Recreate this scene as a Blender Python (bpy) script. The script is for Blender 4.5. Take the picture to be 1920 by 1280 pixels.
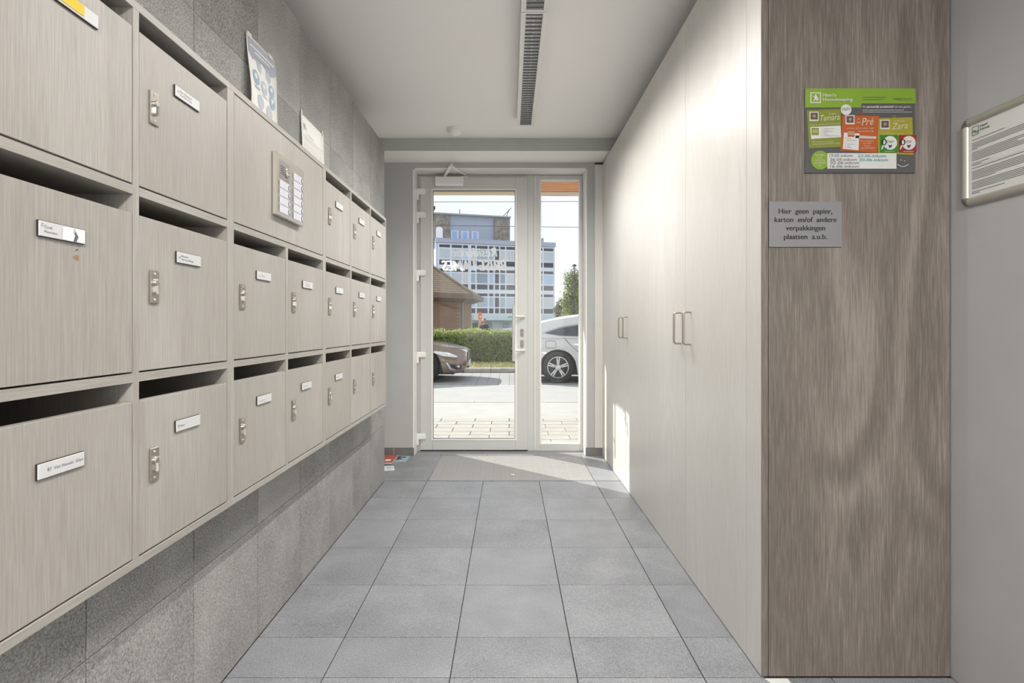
import bpy, bmesh, math, random
import numpy as np
from mathutils import Vector, Matrix
R = random.Random(7)
C = bpy.context.scene.collection
for o in list(bpy.data.objects): bpy.data.objects.remove(o)

# ------------------------------------------------------------------ camera, sky, sun, exposure
F, PX, PY, H = 1040.0, 955.0, 611.0, 1.10            # focal length in pixels, vanishing point, eye height
def at(x, y, D): return Vector(((x-PX)/F*D, D, H+(PY-y)/F*D))
cam = bpy.data.cameras.new('camera'); co = bpy.data.objects.new('camera', cam); C.objects.link(co)
co.location = (0, 0, H); co.rotation_euler = (math.pi/2, 0, 0)
cam.sensor_width = 36; cam.lens = F/1920*36
cam.shift_x = (960-PX)/1920; cam.shift_y = -(640-PY)/1920; cam.clip_start = .02; cam.clip_end = 500
bpy.context.scene.camera = co
vs = bpy.context.scene.view_settings
vs.view_transform = 'Standard'; vs.look = 'None'; vs.gamma = 1; vs.exposure = 0.12; vs.use_curve_mapping = False

w = bpy.data.worlds.new('sky'); bpy.context.scene.world = w; w.use_nodes = True
nt = w.node_tree; bg = nt.nodes['Background']
tc = nt.nodes.new('ShaderNodeTexCoord'); ns = nt.nodes.new('ShaderNodeTexNoise'); cr = nt.nodes.new('ShaderNodeValToRGB')
ns.inputs['Scale'].default_value = 3.0; ns.inputs['Detail'].default_value = 5
cr.color_ramp.elements[0].position = .35; cr.color_ramp.elements[0].color = (.76, .81, .92, 1)
cr.color_ramp.elements[1].position = .62; cr.color_ramp.elements[1].color = (.89, .905, .94, 1)
nt.links.new(tc.outputs['Generated'], ns.inputs['Vector']); nt.links.new(ns.outputs['Fac'], cr.inputs['Fac'])
nt.links.new(cr.outputs['Color'], bg.inputs['Color']); bg.inputs['Strength'].default_value = 1.24

sd = bpy.data.lights.new('sun', 'SUN'); so = bpy.data.objects.new('sun', sd); C.objects.link(so)
sd.energy = 7.6; sd.angle = .009; sd.color = (1, .95, .87)
el = math.radians(34)
sun_dir = Vector((.749*math.cos(el), -.663*math.cos(el), -math.sin(el)))
so.rotation_euler = sun_dir.to_track_quat('-Z', 'Y').to_euler(); so.location = (-12, 16, 14)

# ------------------------------------------------------------------ helpers
W = {}
def link(o, parent=None):
    C.objects.link(o)
    if parent is not None:
        o.parent = parent; o.matrix_parent_inverse = Matrix.Translation(-W[parent])
    return o
def tag(o, label=None, cat=None, group=None, kind=None):
    if label: o['label'] = label
    if cat: o['category'] = cat
    if group: o['group'] = group
    if kind: o['kind'] = kind
    return o
def thing(name, loc, label=None, cat=None, group=None, kind=None):
    o = bpy.data.objects.new(name, None); o.location = loc; o.empty_display_size = .1
    W[o] = Vector(loc); C.objects.link(o); return tag(o, label, cat, group, kind)
def finish(name, bm, m, parent=None, smooth=None, loc=(0, 0, 0)):
    me = bpy.data.meshes.new(name); bmesh.ops.recalc_face_normals(bm, faces=bm.faces[:]); bm.to_mesh(me); bm.free()
    me.materials.append(m)
    if smooth:
        me.shade_smooth(); me.set_sharp_from_angle(angle=smooth)
    o = bpy.data.objects.new(name, me); o.location = loc; W[o] = Vector(loc)
    return link(o, parent)
def rawmesh(name, v, f, m, parent=None):
    me = bpy.data.meshes.new(name); me.from_pydata(v, [], f); me.materials.append(m)
    o = bpy.data.objects.new(name, me); W[o] = Vector((0, 0, 0)); return link(o, parent)
def bx(bm, x0, x1, y0, y1, z0, z1):
    vs_ = [bm.verts.new(p) for p in ((x0,y0,z0),(x1,y0,z0),(x1,y1,z0),(x0,y1,z0),(x0,y0,z1),(x1,y0,z1),(x1,y1,z1),(x0,y1,z1))]
    for f in ((0,3,2,1),(4,5,6,7),(0,1,5,4),(1,2,6,5),(2,3,7,6),(3,0,4,7)): bm.faces.new([vs_[i] for i in f])
cache = {}
def box(name, x, y, z, m, parent=None, bevel=0, rotz=0):
    d = (round(x[1]-x[0], 5), round(y[1]-y[0], 5), round(z[1]-z[0], 5), bevel, m.name, name)
    if d not in cache:
        bm = bmesh.new(); bx(bm, -d[0]/2, d[0]/2, -d[1]/2, d[1]/2, -d[2]/2, d[2]/2)
        if bevel: bmesh.ops.bevel(bm, geom=bm.edges[:], offset=bevel, segments=1, affect='EDGES')
        me = bpy.data.meshes.new(name); bmesh.ops.recalc_face_normals(bm, faces=bm.faces[:]); bm.to_mesh(me); bm.free()
        me.materials.append(m); cache[d] = me
    o = bpy.data.objects.new(name, cache[d]); o.location = ((x[0]+x[1])/2, (y[0]+y[1])/2, (z[0]+z[1])/2)
    o.rotation_euler = (0, 0, rotz); W[o] = Vector(o.location); return link(o, parent)
def multibox(name, boxes, m, parent=None, bevel=0):
    bm = bmesh.new()
    for b in boxes: bx(bm, *b)
    if bevel: bmesh.ops.bevel(bm, geom=bm.edges[:], offset=bevel, segments=1, affect='EDGES')
    return finish(name, bm, m, parent)
def basis(d):
    d = Vector(d).normalized(); a = Vector((0, 0, 1)) if abs(d.z) < .9 else Vector((1, 0, 0))
    u = d.cross(a).normalized(); return u, d.cross(u).normalized()
def tube(bm, pts, r, seg=10, closed=False):
    pts = [Vector(p) for p in pts]; n = len(pts); rings = []
    u = None
    for i, p in enumerate(pts):
        if closed: t = pts[(i+1) % n]-pts[i-1]
        else: t = pts[min(i+1, n-1)]-pts[max(i-1, 0)]
        t.normalize()
        if u is None: u, v = basis(t)
        else:
            u = (u-t*u.dot(t)).normalized(); v = t.cross(u)
        rr = r[i] if isinstance(r, (list, tuple)) else r
        rings.append([bm.verts.new(p+(u*math.cos(a)+v*math.sin(a))*rr) for a in [2*math.pi*k/seg for k in range(seg)]])
    for i in range(n if closed else n-1):
        a, b = rings[i], rings[(i+1) % n]
        for k in range(seg): bm.faces.new((a[k], a[(k+1) % seg], b[(k+1) % seg], b[k]))
    if not closed:
        bm.faces.new(rings[0][::-1]); bm.faces.new(rings[-1])
def lathe(bm, o, axis, prof, seg=28, cap=True):
    o = Vector(o); axis = Vector(axis).normalized(); u, v = basis(axis); rings = []
    for r, h in prof:
        rings.append([bm.verts.new(o+axis*h+(u*math.cos(a)+v*math.sin(a))*max(r, 1e-4)) for a in [2*math.pi*k/seg for k in range(seg)]])
    for a, b in zip(rings, rings[1:]):
        for k in range(seg): bm.faces.new((a[k], a[(k+1) % seg], b[(k+1) % seg], b[k]))
    if cap: bm.faces.new(rings[0][::-1]); bm.faces.new(rings[-1])
def prism(bm, pts, n, t):
    n = Vector(n)*t; a = [bm.verts.new(Vector(p)) for p in pts]; b = [bm.verts.new(Vector(p)+n) for p in pts]
    bm.faces.new(a[::-1]); bm.faces.new(b)
    for i in range(len(a)): bm.faces.new((a[i], a[(i+1) % len(a)], b[(i+1) % len(a)], b[i]))

class Fr:                                                # a flat face to print on: origin at its lower left, u right, v up
    def __init__(s, o, u, v): s.o, s.u, s.v = Vector(o), Vector(u), Vector(v); s.n = s.u.cross(s.v)
    def p(s, x, y, k=1): return s.o+s.u*x+s.v*y+s.n*(.0004*k)
    def poly(s, name, pts, m, par, k=1):
        bm = bmesh.new(); bm.faces.new([bm.verts.new(s.p(x, y, k)) for x, y in pts]); bm.normal_update(); return s._o(name, bm, m, par)
    def rects(s, name, rs, m, par, k=1):
        bm = bmesh.new()
        for x, y, ww, hh in rs: bm.faces.new([bm.verts.new(s.p(a, b, k)) for a, b in ((x, y), (x+ww, y), (x+ww, y+hh), (x, y+hh))])
        return s._o(name, bm, m, par)
    def disc(s, name, x, y, r, m, par, k=1, ry=None):
        return s.poly(name, [(x+r*math.cos(a), y+(ry or r)*math.sin(a)) for a in [2*math.pi*i/32 for i in range(32)]], m, par, k)
    def _o(s, name, bm, m, par):
        me = bpy.data.meshes.new(name); bm.to_mesh(me); bm.free(); me.materials.append(m)
        o = bpy.data.objects.new(name, me); W[o] = Vector((0, 0, 0)); return link(o, par)
    def text(s, name, body, x, y, h, m, par, k=1, w=None, shear=0, bold=0, align='L', spacing=1, rot=0, thick=None):
        cu = bpy.data.curves.new('t', 'FONT'); cu.body = body; cu.size = 1; cu.shear = shear; cu.offset = bold; cu.space_character = spacing
        cu.resolution_u = 3
        ob = bpy.data.objects.new('t', cu); C.objects.link(ob); dg = bpy.context.evaluated_depsgraph_get(); dg.update()
        me = bpy.data.meshes.new_from_object(ob.evaluated_get(dg)); bpy.data.objects.remove(ob); bpy.data.curves.remove(cu)
        n = len(me.vertices)
        if n == 0: return None
        P = np.zeros(n*3); me.vertices.foreach_get('co', P); P = P.reshape(-1, 3)
        x0, x1 = P[:, 0].min(), P[:, 0].max(); sc = h/.69; sx = (w/(x1-x0)) if w else sc       # h = capital height
        X = (P[:, 0]-x0)*sx; Y = P[:, 1]*sc; wd = (x1-x0)*sx
        if align == 'C': X = X-wd/2
        if align == 'R': X = X-wd
        c_, s_ = math.cos(rot), math.sin(rot); X, Y = X*c_-Y*s_, X*s_+Y*c_
        if thick:                                        # heavier strokes: the letters repeated a hair to the side
            fc = [tuple(p.vertices) for p in me.polygons]; V = []; G = []
            for q, dx in enumerate(thick):
                V += [s.p(x+a+dx-thick[-1]/2, y+b, k+.3*q) for a, b in zip(X, Y)]; G += [tuple(i+q*n for i in p) for p in fc]
            bpy.data.meshes.remove(me); me = bpy.data.meshes.new(name); me.from_pydata([tuple(v) for v in V], [], G); me.materials.append(m)
            o = bpy.data.objects.new(name, me); W[o] = Vector((0, 0, 0)); return link(o, par)
        Q = [s.p(x+a, y+b, k) for a, b in zip(X, Y)]
        me.vertices.foreach_set('co', [c for q in Q for c in q]); me.materials.clear(); me.materials.append(m); me.name = name; me.update()
        o = bpy.data.objects.new(name, me); W[o] = Vector((0, 0, 0)); return link(o, par)

# ------------------------------------------------------------------ materials
def mat(name, col, rough=.6, metal=0, spec=.5, noise=None, bump=None, emit=None, coat=0):
    m = bpy.data.materials.new(name); m.use_nodes = True; t = m.node_tree; b = t.nodes['Principled BSDF']
    b.inputs['Base Color'].default_value = (*col, 1); b.inputs['Roughness'].default_value = rough
    b.inputs['Metallic'].default_value = metal; b.inputs['Specular IOR Level'].default_value = spec
    b.inputs['Coat Weight'].default_value = coat
    if emit: b.inputs['Emission Color'].default_value = (*emit[0], 1); b.inputs['Emission Strength'].default_value = emit[1]
    tcn = t.nodes.new('ShaderNodeTexCoord')
    if noise:                                            # (scale, amount, detail)
        n = t.nodes.new('ShaderNodeTexNoise'); n.inputs['Scale'].default_value = noise[0]; n.inputs['Detail'].default_value = noise[2]
        t.links.new(tcn.outputs['Object'], n.inputs['Vector'])
        r = t.nodes.new('ShaderNodeValToRGB'); r.color_ramp.elements[0].position = .3; r.color_ramp.elements[1].position = .7
        r.color_ramp.elements[0].color = (*[c*(1-noise[1]) for c in col], 1); r.color_ramp.elements[1].color = (*[min(1, c*(1+noise[1])) for c in col], 1)
        t.links.new(n.outputs['Fac'], r.inputs['Fac']); t.links.new(r.outputs['Color'], b.inputs['Base Color'])
    if bump:                                             # (scale, strength, distance)
        n = t.nodes.new('ShaderNodeTexNoise'); n.inputs['Scale'].default_value = bump[0]; n.inputs['Detail'].default_value = 3
        t.links.new(tcn.outputs['Object'], n.inputs['Vector'])
        bu = t.nodes.new('ShaderNodeBump'); bu.inputs['Strength'].default_value = bump[1]; bu.inputs['Distance'].default_value = bump[2]
        t.links.new(n.outputs['Fac'], bu.inputs['Height']); t.links.new(bu.outputs['Normal'], b.inputs['Normal'])
    return m
def shifted(t, scale):                                   # object coordinates, moved by a random amount per object, stretched
    tcn = t.nodes.new('ShaderNodeTexCoord'); oi = t.nodes.new('ShaderNodeObjectInfo')
    mu = t.nodes.new('ShaderNodeVectorMath'); mu.operation = 'SCALE'; mu.inputs[0].default_value = (7.3, 5.1, 3.7)
    t.links.new(oi.outputs['Random'], mu.inputs['Scale'])
    ad = t.nodes.new('ShaderNodeVectorMath'); t.links.new(tcn.outputs['Object'], ad.inputs[0]); t.links.new(mu.outputs[0], ad.inputs[1])
    mp = t.nodes.new('ShaderNodeMapping'); mp.inputs['Scale'].default_value = scale
    t.links.new(ad.outputs[0], mp.inputs['Vector']); return mp.outputs[0], oi
def wood(name, dark, mid, light, rough=.42, horiz=None, coat=0, fine=.75, figure=.05):
    m = bpy.data.materials.new(name); m.use_nodes = True; t = m.node_tree; b = t.nodes['Principled BSDF']
    st = {None: (1, 1, .03), 'x': (.03, 1, 1), 'y': (1, .03, 1)}[horiz]
    st2 = {None: (1, 1, .22), 'x': (.22, 1, 1), 'y': (1, .22, 1)}[horiz]
    v1, oi = shifted(t, st); v2, _ = shifted(t, st2)
    n1 = t.nodes.new('ShaderNodeTexNoise'); n1.inputs['Scale'].default_value = 330; n1.inputs['Detail'].default_value = 5; n1.inputs['Roughness'].default_value = .65
    t.links.new(v1, n1.inputs['Vector'])
    n2 = t.nodes.new('ShaderNodeTexNoise'); n2.inputs['Scale'].default_value = 3.2; n2.inputs['Detail'].default_value = 1.5; n2.inputs['Distortion'].default_value = .4
    t.links.new(v2, n2.inputs['Vector'])
    sn = t.nodes.new('ShaderNodeMath'); sn.operation = 'MULTIPLY'; sn.inputs[1].default_value = 46; t.links.new(n2.outputs['Fac'], sn.inputs[0])
    si = t.nodes.new('ShaderNodeMath'); si.operation = 'SINE'; t.links.new(sn.outputs[0], si.inputs[0])
    n4 = t.nodes.new('ShaderNodeTexNoise'); n4.inputs['Scale'].default_value = 2.3; n4.inputs['Detail'].default_value = 1; t.links.new(v2, n4.inputs['Vector'])
    mk = t.nodes.new('ShaderNodeMapRange'); mk.inputs['From Min'].default_value = .46; mk.inputs['From Max'].default_value = .62; t.links.new(n4.outputs['Fac'], mk.inputs['Value'])
    fl = t.nodes.new('ShaderNodeMath'); fl.operation = 'MULTIPLY'; t.links.new(si.outputs[0], fl.inputs[0]); t.links.new(mk.outputs[0], fl.inputs[1])
    sc_ = t.nodes.new('ShaderNodeMath'); sc_.operation = 'MULTIPLY_ADD'; sc_.inputs[1].default_value = fine; sc_.inputs[2].default_value = .5-.5*fine; t.links.new(n1.outputs['Fac'], sc_.inputs[0])
    lo_ = t.nodes.new('ShaderNodeMath'); lo_.operation = 'MULTIPLY_ADD'; lo_.inputs[1].default_value = .35; t.links.new(n4.outputs['Fac'], lo_.inputs[0]); t.links.new(sc_.outputs[0], lo_.inputs[2])
    of = t.nodes.new('ShaderNodeMath'); of.operation = 'SUBTRACT'; of.inputs[1].default_value = .17; t.links.new(lo_.outputs[0], of.inputs[0])
    mx = t.nodes.new('ShaderNodeMath'); mx.operation = 'MULTIPLY_ADD'; mx.inputs[1].default_value = figure; t.links.new(fl.outputs[0], mx.inputs[0]); t.links.new(of.outputs[0], mx.inputs[2])
    r = t.nodes.new('ShaderNodeValToRGB'); e = r.color_ramp.elements
    e[0].position = .34; e[0].color = (*dark, 1); e[1].position = .72; e[1].color = (*light, 1); k = e.new(.52); k.color = (*mid, 1)
    t.links.new(mx.outputs[0], r.inputs['Fac']); t.links.new(r.outputs['Color'], b.inputs['Base Color'])
    b.inputs['Roughness'].default_value = rough; b.inputs['Coat Weight'].default_value = coat; b.inputs['Coat Roughness'].default_value = .25
    bu = t.nodes.new('ShaderNodeBump'); bu.inputs['Strength'].default_value = .06; bu.inputs['Distance'].default_value = .0005
    t.links.new(n1.outputs['Fac'], bu.inputs['Height']); t.links.new(bu.outputs['Normal'], b.inputs['Normal'])
    return m
def stone(name, dark, light, rough=.6, bump=.5, scale=330):
    m = bpy.data.materials.new(name); m.use_nodes = True; t = m.node_tree; b = t.nodes['Principled BSDF']
    v1, oi = shifted(t, (1, 1, 1))
    n1 = t.nodes.new('ShaderNodeTexNoise'); n1.inputs['Scale'].default_value = scale; n1.inputs['Detail'].default_value = 3; n1.inputs['Roughness'].default_value = .7
    n2 = t.nodes.new('ShaderNodeTexNoise'); n2.inputs['Scale'].default_value = 5; n2.inputs['Detail'].default_value = 4
    t.links.new(v1, n1.inputs['Vector']); t.links.new(v1, n2.inputs['Vector'])
    ad = t.nodes.new('ShaderNodeMath'); ad.operation = 'MULTIPLY_ADD'; ad.inputs[1].default_value = .30
    t.links.new(n2.outputs['Fac'], ad.inputs[0]); t.links.new(n1.outputs['Fac'], ad.inputs[2])
    ob = t.nodes.new('ShaderNodeMath'); ob.operation = 'MULTIPLY_ADD'; ob.inputs[1].default_value = .07; t.links.new(oi.outputs['Random'], ob.inputs[0]); t.links.new(ad.outputs[0], ob.inputs[2])
    r = t.nodes.new('ShaderNodeValToRGB'); e = r.color_ramp.elements
    e[0].position = .48; e[0].color = (*dark, 1); e[1].position = .88; e[1].color = (*light, 1)
    t.links.new(ob.outputs[0], r.inputs['Fac']); t.links.new(r.outputs['Color'], b.inputs['Base Color']); b.inputs['Roughness'].default_value = rough
    n3 = t.nodes.new('ShaderNodeTexNoise'); n3.inputs['Scale'].default_value = scale*.45; n3.inputs['Detail'].default_value = 3; t.links.new(v1, n3.inputs['Vector'])
    bu = t.nodes.new('ShaderNodeBump'); bu.inputs['Strength'].default_value = bump; bu.inputs['Distance'].default_value = .003
    t.links.new(n3.outputs['Fac'], bu.inputs['Height']); t.links.new(bu.outputs['Normal'], b.inputs['Normal'])
    return m
def glass(name, tint=(.97, .985, .98), refl=1.0):
    m = bpy.data.materials.new(name); m.use_nodes = True; t = m.node_tree; t.nodes.clear()
    o = t.nodes.new('ShaderNodeOutputMaterial'); mx = t.nodes.new('ShaderNodeMixShader'); tr = t.nodes.new('ShaderNodeBsdfTransparent'); gl = t.nodes.new('ShaderNodeBsdfGlossy')
    fr = t.nodes.new('ShaderNodeLayerWeight'); pw = t.nodes.new('ShaderNodeMath'); pw.operation = 'POWER'; pw.inputs[1].default_value = 5
    ma = t.nodes.new('ShaderNodeMath'); ma.operation = 'MULTIPLY_ADD'; ma.inputs[1].default_value = .9*refl; ma.inputs[2].default_value = .035*refl
    t.links.new(fr.outputs['Facing'], pw.inputs[0]); t.links.new(pw.outputs[0], ma.inputs[0])
    tr.inputs['Color'].default_value = (*tint, 1); gl.inputs['Roughness'].default_value = .02
    t.links.new(ma.outputs[0], mx.inputs[0]); t.links.new(tr.outputs[0], mx.inputs[1]); t.links.new(gl.outputs[0], mx.inputs[2]); t.links.new(mx.outputs[0], o.inputs['Surface'])
    return m
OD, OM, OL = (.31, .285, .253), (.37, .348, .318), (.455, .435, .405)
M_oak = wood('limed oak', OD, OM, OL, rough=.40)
M_oakh = wood('limed oak edge', OD, OM, OL, rough=.40, horiz='y')
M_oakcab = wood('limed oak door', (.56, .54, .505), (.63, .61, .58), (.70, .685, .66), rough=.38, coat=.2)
M_oakshade = wood('limed oak shaded', (.112, .093, .078), (.158, .135, .116), (.245, .215, .19), rough=.45, fine=1.0, figure=.09)  # oak laminate painted darker; the end panel's shade is put into this colour
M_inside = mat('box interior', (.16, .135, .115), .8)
M_stone = stone('grey granite', (.11, .11, .106), (.45, .445, .425), rough=.55, bump=.35, scale=210)
M_floor = stone('flamed granite', (.13, .136, .147), (.325, .335, .355), rough=.43, bump=.7, scale=230)
M_base = stone('dark granite', (.075, .075, .07), (.23, .225, .215), rough=.6, bump=.3)
M_grout = mat('dark joint', (.10, .10, .10), .9)
M_groutw = mat('pale joint', (.45, .45, .44), .9)
M_wall = mat('grey paint', (.44, .445, .435), .8, noise=(6, .03, 3), bump=(120, .05, .002))
M_wallw = mat('white paint', (.72, .72, .71), .75, noise=(5, .02, 3))
M_ceil = mat('ceiling paint', (.90, .88, .855), .85)
M_pvc = mat('white upvc', (.56, .57, .55), .32)
M_pvcw = mat('white plastic', (.80, .79, .76), .35)
M_gasket = mat('black gasket', (.03, .03, .03), .6)
M_glass = glass('clear glass')
M_white = mat('white vinyl', (.92, .92, .93), .5)
t_ = M_white.node_tree; tr_ = t_.nodes.new('ShaderNodeBsdfTranslucent'); tr_.inputs['Color'].default_value = (.95, .95, .96, 1); mx_ = t_.nodes.new('ShaderNodeMixShader'); mx_.inputs[0].default_value = .8
M_vinyl = M_white; M_white = mat('white', (.92, .92, .93), .5)
t_.links.new(t_.nodes['Principled BSDF'].outputs[0], mx_.inputs[1]); t_.links.new(tr_.outputs[0], mx_.inputs[2]); t_.links.new(mx_.outputs[0], t_.nodes['Material Output'].inputs['Surface'])
M_steel = mat('brushed steel', (.36, .33, .29), .38, metal=.8)
M_steeld = mat('satin nickel', (.42, .40, .37), .38, metal=.9)
M_chrome = mat('polished metal', (.80, .79, .77), .15, metal=1)
M_alu = mat('aluminium', (.70, .70, .70), .35, metal=.9)
M_black = mat('black', (.015, .015, .015), .5)
M_plate = mat('white engraved plastic', (.62, .62, .62), .35)
M_paper = mat('paper', (.80, .79, .76), .8)
M_ink = mat('grey ink', (.12, .125, .13), .8)
M_inkl = mat('light ink', (.50, .51, .52), .8)
M_yellow = mat('yellow sticker', (.80, .56, .03), .6)

# ------------------------------------------------------------------ room shell
XW, XC, XR, DW, ZC = -.889, .788, 1.385, 4.71, 2.59      # tiled wall, cabinet fronts, right wall, door wall, ceiling
T = .3974; Y0 = 1.961; XJ = -.1856
floor = multibox('floor', [(-2.2, 1.9, -3.2, 4.88, -.10, -.012)], M_grout); tag(floor, kind='structure')
regs = [(-.889, XR, -1.22, 1.737), (-.889, .80, 1.737, 3.937), (-1.28, .80, 3.937, 4.74)]
MX0, MX1, MY0, MY1 = XJ-T, XJ+2*T, Y0+5*T, 4.70
for i in range(-3, 5):
    for j in range(-8, 8):
        cx0, cx1, cy0, cy1 = XJ+i*T, XJ+(i+1)*T, Y0+j*T, Y0+(j+1)*T
        for a0, a1, b0, b1 in regs:
            x0, x1, y0, y1 = max(cx0, a0), min(cx1, a1), max(cy0, b0), min(cy1, b1)
            if x1-x0 < .012 or y1-y0 < .012: continue
            if (x0+x1)/2 > MX0 and (x0+x1)/2 < MX1 and y1 > MY0+.01:
                if y1 <= MY1+.01: continue
                y0 = MY1
            if y1-y0 < .012: continue
            box('tile', (x0+.0016, x1-.0016), (y0+.0016, y1-.0016), (-.0125, 0), M_floor, floor, bevel=.0008)
box('threshold', (-.82, .80), (4.741, 4.90), (-.0125, .001), M_floor, floor)
box('hall_paving', (-2.2, XR), (-3.2, -1.223), (-.0125, 0), M_floor, floor)

wl = multibox('wall_left', [(-1.28, XW-.012, -1.2, 3.925, 0, .58), (-1.28, XW-.012, -1.2, 3.925, 1.79, 2.372), (-1.28, -1.10, -1.2, 3.925, .58, 1.79),
                            (-1.28, XW-.012, -1.2, .76, .58, 1.79), (-1.28, XW-.012, 3.545, 3.925, .58, 1.79)], M_grout); tag(wl, kind='structure')
box('grout_line', (XW-.0125, XW-.0015), (-1.2, 3.93), (5*T-.0012, 5*T+.0012), M_groutw, wl)
for j in range(-8, 5):
    y0, y1 = Y0+j*T, Y0+(j+1)*T
    for k in range(6):
        z0, z1 = k*T, (k+1)*T
        pieces = [(y0, y1, z0, z1)]
        if k in (1, 4) and y0 < 3.53 and y1 > .78: pieces = [(y0, y1, z0, .588) if k == 1 else (y0, y1, 1.786, z1)]
        if k in (2, 3) and y0 < 3.53 and y1 > .78: continue
        for a, b, c, d in pieces:
            box('tile', (XW-.012, XW), (a+.0020, b-.0020), (c+.0010, d-.0010), M_stone, wl, bevel=.0006)
for k in range(6): box('end_tile', (-1.28, XW-.001), (3.925, 3.937), (k*T+.001, (k+1)*T-.001), M_stone, wl)
wo = multibox('wall_partition', [(-1.42, -1.30, -3.2, 5.1, 0, ZC)], M_wallw); tag(wo, kind='structure')
wr = multibox('wall_right', [(XR, XR+.12, -3.2, 5.1, 0, ZC)], mat('darkened grey paint', (.39, .392, .39), .8, noise=(6, .03, 3), bump=(120, .05, .002))); tag(wr, kind='structure')  # door wall's grey paint, darkened to offset light from the added hall lamps
wb = multibox('wall_back', [(-1.42, XR+.12, -3.32, -3.2, 0, ZC)], M_wallw); tag(wb, kind='structure')
OX0, OX1, OZ = -.8175, .657, 2.440                       # opening of the entrance
wf = multibox('wall_front', [(-1.30, OX0, DW, 5.05, 0, 2.49), (OX1, .725, DW, 5.05, 0, 2.49), (OX0, OX1, DW, 5.05, OZ, 2.49),
                             (-1.42, XR+.12, 5.05, 5.16, 2.50, 2.75), (.725, XR, 5.05, 5.16, 0, 2.44), (-1.42, -1.31, 5.05, 5.16, 0, 2.44)], M_wall); tag(wf, kind='structure')
bm_ = multibox('trim_1', [(-1.30, XR, 4.402, 5.05, 2.490, ZC)], M_wall); tag(bm_, 'grey painted ceiling beam above the entrance door', None, kind='structure')
sf = box('soffit', (-1.30, XR), (4.404, DW), (2.487, 2.4905), M_ceil, bm_)
ce = multibox('ceiling', [(-1.42, XR+.12, -3.3, 5.1, ZC, ZC+.14)], M_ceil); tag(ce, kind='structure')
bs = multibox('baseboard_left', [(-1.30, OX0+.008, DW-.013, DW, 0, .068)], M_base); tag(bs, kind='structure')
box('joint', (-.98, -.976), (DW-.0134, DW-.012), (0, .068), M_groutw, bs)
bs = multibox('baseboard_right', [(OX1-.01, XC+.001, DW-.013, DW, 0, .068)], M_base); tag(bs, kind='structure')
bs = multibox('trim_2', [(OX0-.001, OX0+.010, DW-.003, 4.88, 0, OZ), (OX1-.010, OX1+.001, DW-.003, 4.88, 0, OZ), (OX0, OX1, DW-.003, 4.88, OZ-.010, OZ+.001)], M_pvcw); tag(bs, kind='structure')

# ------------------------------------------------------------------ entrance door and sidelight
def px(x, D): return (x-PX)/F*D
def pz(y, D): return H+(PY-y)/F*D
DF = 4.885
dr = thing('door_1', (0, DF, 0), 'white plastic framed glass entrance door with lettering on its pane', kind='structure')
def ring(name, x0, x1, z0, z1, ix0, ix1, iz0, iz1, y0, y1, m, par):
    return multibox(name, [(x0, ix0, y0, y1, z0, z1), (ix1, x1, y0, y1, z0, z1), (ix0, ix1, y0, y1, z0, iz0), (ix0, ix1, y0, y1, iz1, z1)], m, par, bevel=.003)
zt = pz(325, 4.88)
xl, xm0, xm1, xr = OX0+.009, px(990, DF), px(1013, DF), OX1-.009
multibox('door_frame', [(xl, px(789, DF), DF, DF+.07, 0, OZ-.01), (xm0-.004, px(1000.5, DF), DF, DF+.07, 0, OZ-.01), (px(788, DF), xm0, DF, DF+.07, pz(333, DF), OZ-.01)], M_pvc, dr, bevel=.003)
DL = DF-.018
lx0, lx1, lz0, lz1 = px(788, DL), px(989.5, DL), .012, pz(331.5, DL)
gx0, gx1, gz0, gz1 = px(811, DL), px(966.5, DL), pz(823, DL), pz(356, DL)
leaf = ring('leaf', lx0, lx1, lz0, lz1, gx0, gx1, gz0, gz1, DL, DL+.07, M_pvc, dr)
ring('glazing_bead', gx0-.012, gx1+.012, gz0-.012, gz1+.012, gx0+.004, gx1-.004, gz0+.004, gz1-.004, DL-.004, DL+.03, M_pvcw, leaf)
ring('gasket', gx0+.0035, gx1-.0035, gz0+.0035, gz1-.0035, gx0+.006, gx1-.006, gz0+.006, gz1-.006, DL-.0005, DL+.02, M_gasket, leaf)
for a, b in (((lx0, lz0), (gx0, gz0)), ((lx1, lz0), (gx1, gz0)), ((lx0, lz1), (gx0, gz1)), ((lx1, lz1), (gx1, gz1))):       # mitred corner joints
    bm = bmesh.new(); tube(bm, [(a[0]+(b[0]-a[0])*.06, DL, a[1]+(b[1]-a[1])*.06), (a[0]+(b[0]-a[0])*.9, DL, a[1]+(b[1]-a[1])*.9)], .0006, 4); finish('mitre_joint', bm, M_inkl, leaf)
pane = box('pane', (gx0+.005, gx1-.005), (DL+.028, DL+.034), (gz0+.005, gz1-.005), M_glass, dr)
g = Fr((0, DL+.0345, 0), (-1, 0, 0), (0, 0, 1))
def gx(x): return -px(x, DL+.0345)
g.text('lettering', 'Residentie', gx(932), pz(480, DL), .079, M_vinyl, pane, w=.402, shear=.22, thick=[0, .0025, .005])
g.text('lettering', 'BRISE LAMES', gx(950), pz(506.5, DL), .090, M_vinyl, pane, w=.572, shear=.22, thick=[0, .003, .006, .009])
g.poly('lettering', [(gx(811.5), pz(489, DL)), (gx(815), pz(497, DL)), (gx(813), pz(499, DL)), (gx(811.5), pz(497, DL))], M_vinyl, pane)
box('bottom_gap', (lx0, lx1), (DL+.01, DL+.06), (.001, .0125), M_gasket, dr)
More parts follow.
